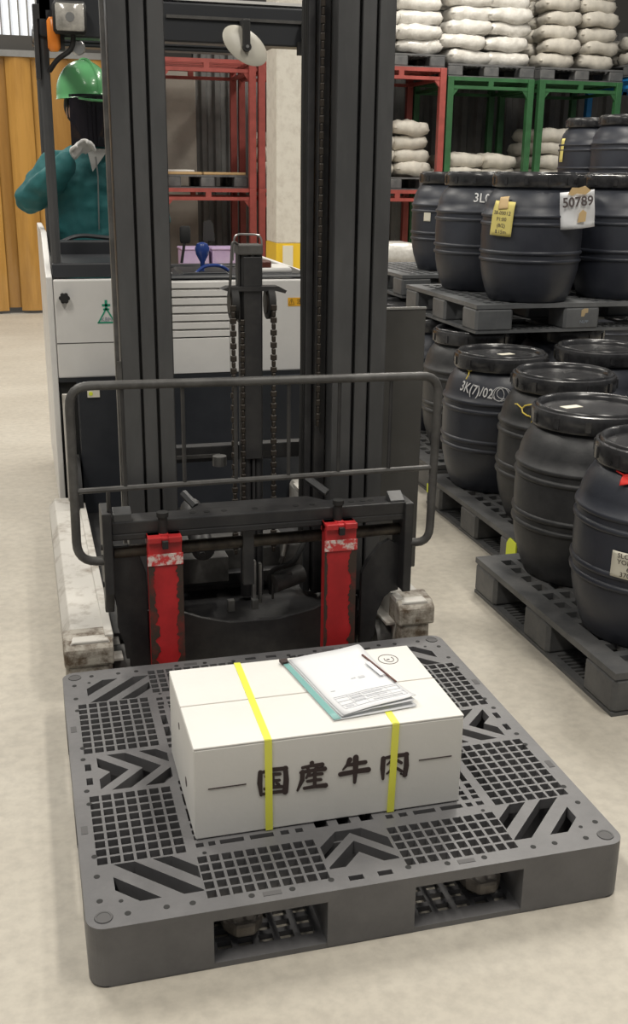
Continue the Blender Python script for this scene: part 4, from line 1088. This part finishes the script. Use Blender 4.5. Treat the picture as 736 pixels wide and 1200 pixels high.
# writing, tags and ties on drums
def drum_R(z):
    prof = [(0,.18),(.05,.206),(.10,.222),(.15,.232),(.30,.239),(.41,.234),(.44,.228),(.475,.216),(.502,.199),(.515,.184)]
    for (a, b), (c, d) in zip(prof[:-1], prof[1:]):
        if a <= z <= c: return b+(d-b)*(z-a)/(c-a)
    return .18
def on_drum(me_or_fn, d, ang, zc, lift=.003):
    """map local (u along circumference, v up) to drum surface points (local to thing, unrotated)"""
    a0 = ang - d.rotation_euler.z
    def f(u, v, h=0):
        z = zc+v; R = drum_R(z)+lift+h; a = a0+u/.24
        return (R*math.cos(a), R*math.sin(a), z)
    return f
def patch_on(d, name, m, ang, zc, wd, hg, tilt=0, lift=.004, curl=0, parent=None, n=8):
    f = on_drum(None, d, ang, zc, lift); V = []; F = []
    ct, st = math.cos(tilt), math.sin(tilt)
    for j in range(n+1):
        for i in range(n+1):
            u, v = (i/n-.5)*wd, (j/n-.5)*hg
            V.append(f(u*ct-v*st, u*st+v*ct, curl*(abs(i/n-.5)*2)**2 + curl*.3*math.sin(j*1.3)))
    for j in range(n):
        for i in range(n):
            a = j*(n+1)+i; F.append((a, a+1, a+n+2, a+n+1))
    me = bpy.data.meshes.new(name); me.from_pydata([tuple(v) for v in V], [], F); me.materials.append(MATS[m]); me.shade_smooth()
    o = bpy.data.objects.new(name, me); C.objects.link(o); o.parent = parent or d
    s = o.modifiers.new('t', 'SOLIDIFY'); s.thickness = .0008; s.offset = 1
    return o
def text_on(d, body, size, m, ang, zc, tilt=0, lift=.006, bold=0, parent=None, name='lettering', sx=1):
    cu = bpy.data.curves.new(name, 'FONT'); cu.body = body; cu.size = size; cu.extrude = 0.0002; cu.offset = bold; cu.resolution_u = 2
    cu.align_x = 'CENTER'; cu.align_y = 'CENTER'
    t = bpy.data.objects.new(name, cu); C.objects.link(t)
    dg = bpy.context.evaluated_depsgraph_get(); dg.update()
    me = bpy.data.meshes.new_from_object(t.evaluated_get(dg)); bpy.data.objects.remove(t)
    f = on_drum(None, d, ang, zc, lift); ct, st = math.cos(tilt), math.sin(tilt)
    for v in me.vertices:
        u, w_ = v.co.x*sx, v.co.y; v.co = f(u*ct-w_*st, u*st+w_*ct, v.co.z)
    me.materials.clear(); me.materials.append(MATS[m])
    o = bpy.data.objects.new(name, me); C.objects.link(o); o.parent = parent or d; return o
def cam_ang(d): return math.atan2(-2.154-d.location.y, -.582-d.location.x)
DEG = math.radians
def loop_tie(d, ang, z, m, name='tie', r=.022, tag_=False, tail=.05):
    f = on_drum(None, d, ang, z, .006)
    pts = [f(r*math.cos(t)*1.6, r*math.sin(t)*.7, .004) for t in [2*PI*i/10 for i in range(10)]]
    mb = MB(); mb.tube([Vector(p) for p in pts], .0028, 6, closed=True); mb.tube([Vector(f(0,-r*.7,.004)), Vector(f(.015,-r*.7-tail*.4,.012)), Vector(f(.01,-r*.7-tail,.006))], .0025, 6)
    mb.tube([Vector(f(-r*1.5,0,.004)), Vector(f(-r*1.5-.03,.014,.012)), Vector(f(-r*1.5-.05,.01,.004))], .0025, 6)
    o = mb.build(name, m, None); o.parent = d; return o
# nearest drum: cream label and red tie
a = cam_ang(d1)
lb = patch_on(d1, 'label', 'cream_label', a-DEG(12), .272, .118, .078, tilt=-.03, lift=.010)
for i, s in enumerate(('SLOW241', 'YOKOHA', '602', '3700/00')):
    text_on(d1, s, .0195, 'ink', a-DEG(12), .272+.028-i*.0185, tilt=-.03, lift=.012, parent=lb)
patch_on(d1, 'red_tag', 'red_tie', a-DEG(28), .508, .03, .028, .3, lift=.012)
f = on_drum(None, d1, a-DEG(28), .508, .012)
o = MB().tube([Vector(f(-.05,.014)), Vector(f(-.02,.008)), Vector(f(.02,-.003)), Vector(f(.06,-.006)), Vector(f(.11,.004))], .0028, 6).build('tie', 'red_tie'); o.parent = d1
# scrawled drum
a = cam_ang(d4)
text_on(d4, '3K(7)/02', .056, 'chalk', a-DEG(25), .452, tilt=-.12, bold=.0005, sx=.82)
mbs = MB()
f = on_drum(None, d4, a+DEG(2), .446, .006)
for k, (rx, rz_, ox, oz) in enumerate(((.036,.028,0,0),(.030,.022,.014,.003),(.022,.026,-.006,-.002))):
    mbs.tube([Vector(f(ox+rx*math.cos(t), oz+rz_*math.sin(t))) for t in [2*PI*i/14 for i in range(14)]], .0013, 5, closed=True)
o = mbs.build('scribble', 'chalk'); o.parent = d4
loop_tie(d4, a-DEG(42), .53, 'yellow_tie', r=.012, tail=.03)
a = cam_ang(d3)
loop_tie(d3, a-DEG(28), .468, 'yellow_tie', r=.03, tail=.02)
text_on(d3, '2', .075, 'chalk', a-DEG(16), .445, tilt=.2, bold=.001)
patch_on(d3, 'yellow_tag', 'lime_tag', a-DEG(12), .395, .022, .028, .5, lift=.01)
a = cam_ang(d5); loop_tie(d5, a+DEG(52), .50, 'yellow_tie', r=.015, tail=.05)
# upper drum: yellow paper tag and torn sheet
a = cam_ang(u1)
yt = patch_on(u1, 'paper_tag', 'yellow_tag', a-DEG(34), .385, .115, .155, tilt=-.05, lift=.014)
for i, s in enumerate(('28-00012', 'P1:00', '(8/2)', '8.15m')):
    text_on(u1, s, .024, 'ink_thin', a-DEG(34), .385+.025-i*.028, tilt=-.05, lift=.016, parent=yt)
patch_on(u1, 'tape_strip', 'tape', a-DEG(34), .455, .05, .055, tilt=.1, lift=.017)
def flat_sheet(d, name, m, ang, turn_, zc, wd, hg, tilt, lift, curl=0):
    A = ang-d.rotation_euler.z; B = turn_-d.rotation_euler.z; R = drum_R(zc)+lift
    c = Vector((R*math.cos(A), R*math.sin(A), zc)); n_ = Vector((math.cos(B), math.sin(B), 0)); r_ = Vector((-n_.y, n_.x, 0)); u_ = Vector((0,0,1))
    r2 = r_*math.cos(tilt)+u_*math.sin(tilt); u2_ = -r_*math.sin(tilt)+u_*math.cos(tilt)
    V = []; F = []; n = 8
    for j_ in range(n+1):
        for i_ in range(n+1):
            a_, b_ = i_/n-.5, j_/n-.5; V.append(tuple(c+r2*a_*wd+u2_*b_*hg-n_*(curl*(a_+.1)**2*4) + n_*.004*math.sin(b_*9+a_*4)))
        if j_ < n: F += [(j_*(n+1)+k, j_*(n+1)+k+1, j_*(n+1)+k+n+2, j_*(n+1)+k+n+1) for k in range(n)]
    me = bpy.data.meshes.new(name); me.from_pydata(V, [], F); me.materials.append(MATS[m]); me.shade_smooth()
    o = bpy.data.objects.new(name, me); C.objects.link(o); o.parent = d
    sm = o.modifiers.new('t', 'SOLIDIFY'); sm.thickness = .0008
    return o, c, r2, u2_, n_
AA, BB = a+DEG(46), a+DEG(14)
ws, c_, r_, u_, n_ = flat_sheet(u1, 'numbered_sheet', 'paper', AA, BB, .43, .165, .165, .10, .055, .02)
me_ = text('lettering', '50789', .060, 'ink_thin', frame(c_+u_*.035-r_*.005+n_*.008, r_, u_), None, bold=.0012, sx=.95); me_.parent = ws
o = MB().prism([(-.05,-.012),(-.03,.016),(.0,.012),(.03,.018),(.055,-.004),(.03,-.02),(-.01,-.012),(-.03,-.02)], 0, .002).rot(frame(c_+u_*.085+n_*.006, r_, u_)).build('tape_strip', 'tape'); o.parent = ws
o = MB().prism([(-.02,-.03),(-.012,.01),(.005,.025),(.022,.012),(.016,-.028)], 0, .002).rot(frame(c_-u_*.025+r_*.012+n_*.008, r_, u_)).build('tape_strip', 'tape'); o.parent = ws
a = cam_ang(u2)
text_on(u2, '3L0', .062, 'chalk', a-DEG(1), .465, tilt=-.05, bold=.0004)
patch_on(u2, 'white_sticker', 'cream_label', a+DEG(22), .27, .032, .09, lift=.006); patch_on(u2, 'white_sticker', 'cream_label', a+DEG(28), .41, .03, .03, lift=.006)
a = cam_ang(u0); patch_on(u0, 'white_sticker', 'cream_label', a-DEG(35), .33, .05, .055)
loop_tie(u3, cam_ang(u3)-DEG(62), .49, 'yellow_tie', r=.018, tail=.03)
for d_, ax, ay, m_2 in ((d1,-.03,.04,'cream_label'),(d2,.0,.07,'cream_label'),(d4,-.01,-.02,'cream_label')):
    o = MB().box(-.035,.035,-.018,.018,.575,.5765).rot(Matrix.Translation((ax,ay,0)) @ Matrix.Rotation(-d_.rotation_euler.z+.2,4,'Z')).build('lid_sticker', m_2); o.parent = d_
patch_on(HD, 'paper_strip', 'yellow_tag', cam_ang(HD)-DEG(62), .36, .05, .17, lift=.006)
# pallet emblem and tags
em = MB().prism([(.545,.070),(.545,.100),(.560,.108),(.580,.108),(.580,.088),(.567,.086),(.560,.070)], -.0015, .001, 'y').build('printed_emblem', 'gold_print'); em.parent = pA
me_ = text('printed_letters', 'NLPP', .020, 'silver_print', frame((.562,-.002,.045),(1,0,0),(0,0,1)), None); me_.parent = pA
o = MB().prism([(.015,.02),(.075,.02),(.095,.04),(.095,.105),(.075,.13),(.015,.125)], -.006, .0, 'x').build('yellow_tag', 'lime_tag'); o.parent = p2
o = MB().box(-.006, 0, .90, .94, .06, .10).build('yellow_tag', 'lime_tag'); o.parent = p2

# ---------------------------------------------------------------- racks
def rack_proto(name, label, m, wd=.97, dp=1.05, hg=1.28):
    t = thing(name, label, 'rack')
    for (a, b) in ((0,0),(wd,0),(0,dp),(wd,dp)):
        MB().box(a-.036, a+.036, b-.036, b+.036, 0, hg).build('post', m, t, bevel=.004)
    for nm, z in (('bottom_frame', 0.0), ('top_frame', hg-.125)):
        if nm == 'bottom_frame' : continue
        mb = MB()
        for b in (0, dp):
            mb.box(.035, wd-.035, b-.02, b+.02, z+.085, z+.125); mb.box(.035, wd-.035, b-.02, b+.02, z, z+.035)
            for a in (.0, wd/2, wd): mb.box(a-.03, a+.03, b-.02, b+.02, z, z+.12)
        for a in (0, wd):
            mb.box(a-.02, a+.02, .035, dp-.035, z+.085, z+.125); mb.box(a-.02, a+.02, .035, dp-.035, z, z+.035)
        for i in range(6): mb.box(.03, wd-.03, .1+i*.16, .15+i*.16, z+.10, z+.125)
        mb.build(nm, m, t)
    for (a, b, c) in ((0,0,1),(wd,0,-1)):
        MB().prism([(a+c*.03, hg-.125), (a+c*.03, hg-.21), (a+c*.10, hg-.125)], -.015, .015, 'y').build('gusset', m, t)
    return t
RY = 9.5
rr = rack_proto('stacking_rack', 'red', 'rack_red')
reds = [(.93, 0, 'lower red steel rack left of the concrete column, purple crates behind its posts'), (.93, 1.28, 'upper red steel rack left of the concrete column, above the flat boards'),
        (2.0, 0, 'lower red steel rack partly behind the concrete column'), (2.0, 1.28, 'upper red steel rack partly behind the concrete column'),
        (3.07, 0, 'lower red steel rack right of the mast under the low bag pile'), (3.07, 1.28, 'upper red steel rack right of the mast, next to the green racks')]
for i, (x_, z_, lb) in enumerate(reds): place(rr, i > 0, (x_, RY, z_), 0, lb, 'red stacking racks against the back wall')
rg = rack_proto('stacking_rack', 'green', 'rack_green', .97, 1.05, 1.24)
greens = [(4.13, 0, 'lower green steel rack nearest the red racks, behind the upper drums'), (4.13, 1.24, 'upper green steel rack nearest the red racks, bag pile inside'),
          (5.24, 0, 'lower green steel rack at right, behind the upper drums'), (5.24, 1.24, 'upper green steel rack at right, behind the highest drums')]
for i, (x_, z_, lb) in enumerate(greens): place(rg, i > 0, (x_, RY, z_), 0, lb, 'green stacking racks against the back wall')
rb = rack_proto('stacking_rack', 'blue', 'rack_blue', .97, 1.05, 2.55); rb.location = (6.37, RY-.1, 0); rb['label'] = 'blue steel rack post at the right frame edge'
# pallets on racks and bags
bag_me = None
def make_bag(seed, L=.60, Wd=.42, Hh=.165):
    rnd = random.Random(seed); mb = MB(); n = 14; m_ = 10; V = []; F = []
    for s in (1, -1):
        for j in range(m_+1):
            for i in range(n+1):
                u, v = i/n*2-1, j/m_*2-1
                e = max(0, 1-abs(u)**3.2)*max(0, 1-abs(v)**3.2)
                z = s*Hh/2*e**.38
                k = 1-.07*(1-min(1, e*2.5))
                z += (noise.noise((u*2+seed, v*2, s*1.5))*.030+noise.noise((u*6+seed, v*6, s*1.5))*.010)*(e**.3)
                V.append((u*L/2*(1-.05*abs(v)**4)*k, v*Wd/2*(1-.08*abs(u)**4)*k, z+Hh/2))
    N = (n+1)*(m_+1)
    for s in (0, 1):
        for j in range(m_):
            for i in range(n):
                a = s*N+j*(n+1)+i; q_ = (a, a+1, a+n+2, a+n+1); F.append(q_ if s == 0 else q_[::-1])
    mb._new(V, F); bmesh.ops.remove_doubles(mb.bm, verts=mb.bm.verts, dist=.0005)
    return mb
bags = {}
for m in ('bag', 'bag_wrapped'):
    for k in range(3):
        o = make_bag(k*7+1).build('grain_bag', m, None, smooth=True, angle=70); bags[(m, k)] = [o, False]
def bag(x_, y_, z_, rz, m, k, label, group, tilt=0):
    e = bags[(m, k)]; o = e[0] if not e[1] else e[0].copy()
    if e[1]: C.objects.link(o)
    e[1] = True; o.location = (x_, y_, z_); o.rotation_euler = (tilt, 0, rz)
    tag(o, label, 'bag', group); return o
ORD = ['bottom', 'second', 'third', 'fourth', 'fifth', 'sixth', 'top']
def bag_stack(x0, y0, z0, layers, m, label, group, pallet_label, cols=2, rows=2, wd=1.02, jit=.03, ph=True, seed=0, inside=False):
    rnd = random.Random(seed+17)
    sc = (.80, .90, 1) if inside else (.95, 1, 1)
    wd = .84 if inside else wd
    if ph: dpal(x0, y0+.02, z0, pallet_label, 0, sc=sc)
    z = z0+(PH if ph else 0); x0 = x0 + (.44 if inside else .52)
    for L in range(layers):
        shr = 1-.03*L
        odd = L % 2
        for c in range(cols):
            for r_ in range(rows):
                off = (c-(cols-1)/2)*wd/cols*shr + (rnd.uniform(-.05, .05) if odd else 0)
                yy = y0+.25+r_*.45
                nm = '%s layer %s %s' % (ORD[L] if L < 6 else 'topmost', 'front' if r_ == 0 else 'back', 'left' if c == 0 else 'right')
                b = bag(x0+off+rnd.uniform(-jit, jit), yy+rnd.uniform(-.01, .05), z+L*.148+rnd.uniform(-.006, .006), rnd.uniform(-.12, .12), m, rnd.randrange(3), label+', '+nm, group, rnd.uniform(-.05, .05))
                b.rotation_euler.y = rnd.uniform(-.05, .05)
                if inside: b.scale = (.80, .95, 1)
R1 = 1.28; R2 = 2.56; G1 = 1.24; G2 = 2.48
bag_stack(3.02, RY-.02, R2, 5, 'bag_wrapped', 'wrapped white bag on the right red rack', 'wrapped bags on top of the red rack', 'dark pallet under wrapped bags on top of the red rack', seed=1)
bag_stack(3.12, RY+.05, R1, 4, 'bag', 'cream bag inside the right red rack', 'cream bags inside the upper red rack', 'dark pallet under cream bags inside the upper red rack', seed=2, inside=True)
bag_stack(4.10, RY-.02, G2, 5, 'bag_wrapped', 'wrapped white bag on the left green rack', 'wrapped bags on the left green rack', 'dark pallet under wrapped bags on the left green rack', seed=3)
bag_stack(5.22, RY-.02, G2, 6, 'bag', 'cream bag on top of the right green rack', 'cream bags on the right green rack', 'dark pallet under cream bags on the right green rack', seed=4)
bag_stack(4.18, RY+.06, G1, 2, 'bag', 'cream bag inside the left green rack', 'cream bags inside the left green rack', 'dark pallet under the low bag pile inside the left green rack', seed=5, inside=True)
bag_stack(5.29, RY+.06, G1, 4, 'bag', 'cream bag inside the right green rack', 'cream bags inside the right green rack', 'dark pallet under bags inside the right green rack', seed=6, inside=True)
bag_stack(6.33, RY-.05, G2+.07, 2, 'bag', 'cream bag on the blue rack', 'cream bags on the blue rack', 'dark pallet under bags on the blue rack', seed=7)
bag_stack(2.05, RY+.05, R1, 3, 'bag', 'cream bag in the rack behind the column', 'cream bags behind the concrete column', 'dark pallet under bags behind the concrete column', seed=8, inside=True)
# flat boards on a pallet in the left red rack
dpal(.98, RY+.05, R1, 'dark pallet under flat kraft boards in the left red rack', 0, sc=(.80,.90,1))
for i_, (a, b, z, lb) in enumerate(((.985,1.36,.0,'flat kraft board stack at left on the red rack pallet'),(1.38,1.84,.0,'flat kraft board stack at right on the red rack pallet'))):
    o = MB().box(a, b, RY+.06, RY+.8, R1+PH, R1+PH+.028, .006).build('cardboard_sheet', 'kraft'); tag(o, lb, 'cardboard')
o = MB().box(.985, 1.28, RY+.06, RY+.6, R1+PH+.029, R1+PH+.050, .006).build('paper_sack', 'bag_wrapped'); tag(o, 'folded white sack lying on the left kraft boards', 'sack')
# lilac crates
for i_, (a, b) in enumerate(((1.02, 1.32), (1.335, 1.66))):
    cr = thing('storage_crate', ['left lilac plastic crate behind the forklift dashboard', 'right lilac plastic crate behind the forklift dashboard'][i_], 'crate', ((a+b)/2, 9.0, .50), 0, 'lilac crates below the red rack')
    MB().box(a+.01, b-.01, 8.9, 9.2, .50, .675, .01).build('crate_body', 'crate_lilac', cr)
    MB().box(a, b, 8.89, 9.21, .675, .70, .01).build('crate_rim', 'crate_lilac', cr)
o = MB().box(.95, 1.72, 8.8, 9.3, 0, .498, .01).build('low_bench', 'dark_wall'); tag(o, 'low dark bench carrying the two lilac crates', 'bench')
# hanging dark tool
tl = thing('scoop_shovel', 'black scoop standing on a thin handle under the left red rack', 'shovel', (1.38, 9.35, 0))
MB().prism([(1.32,.74),(1.45,.74),(1.43,.92),(1.40,.96),(1.33,.94)], 9.33, 9.37, 'y').build('blade', 'rubber', tl)
MB().cyl((1.39,9.35,0),(1.39,9.35,.76),.012,8).build('handle', 'rubber', tl)
# cardboard carton and white sack behind the mast
kb = thing('cardboard_carton', 'brown cardboard carton with white label beside the right mast', 'box', (2.1, 5.6, 0))
MB().box(1.80, 2.35, 5.4, 5.9, 0, .78, .006).build('carton_body', 'kraft', kb)
MB().box(1.99, 2.08, 5.394, 5.40, .60, .70).build('label', 'cream_label', kb)
o = MB().box(1.82, 2.33, 5.42, 5.88, .781, .95, .05).build('wrapped_sack', 'bag_wrapped', smooth=True, angle=70); tag(o, 'white film-wrapped sack on the brown carton beside the mast', 'bag')

for o in bpy.data.objects:
    if o.type == 'MESH' and o.name.startswith('tmp'): bpy.data.objects.remove(o)
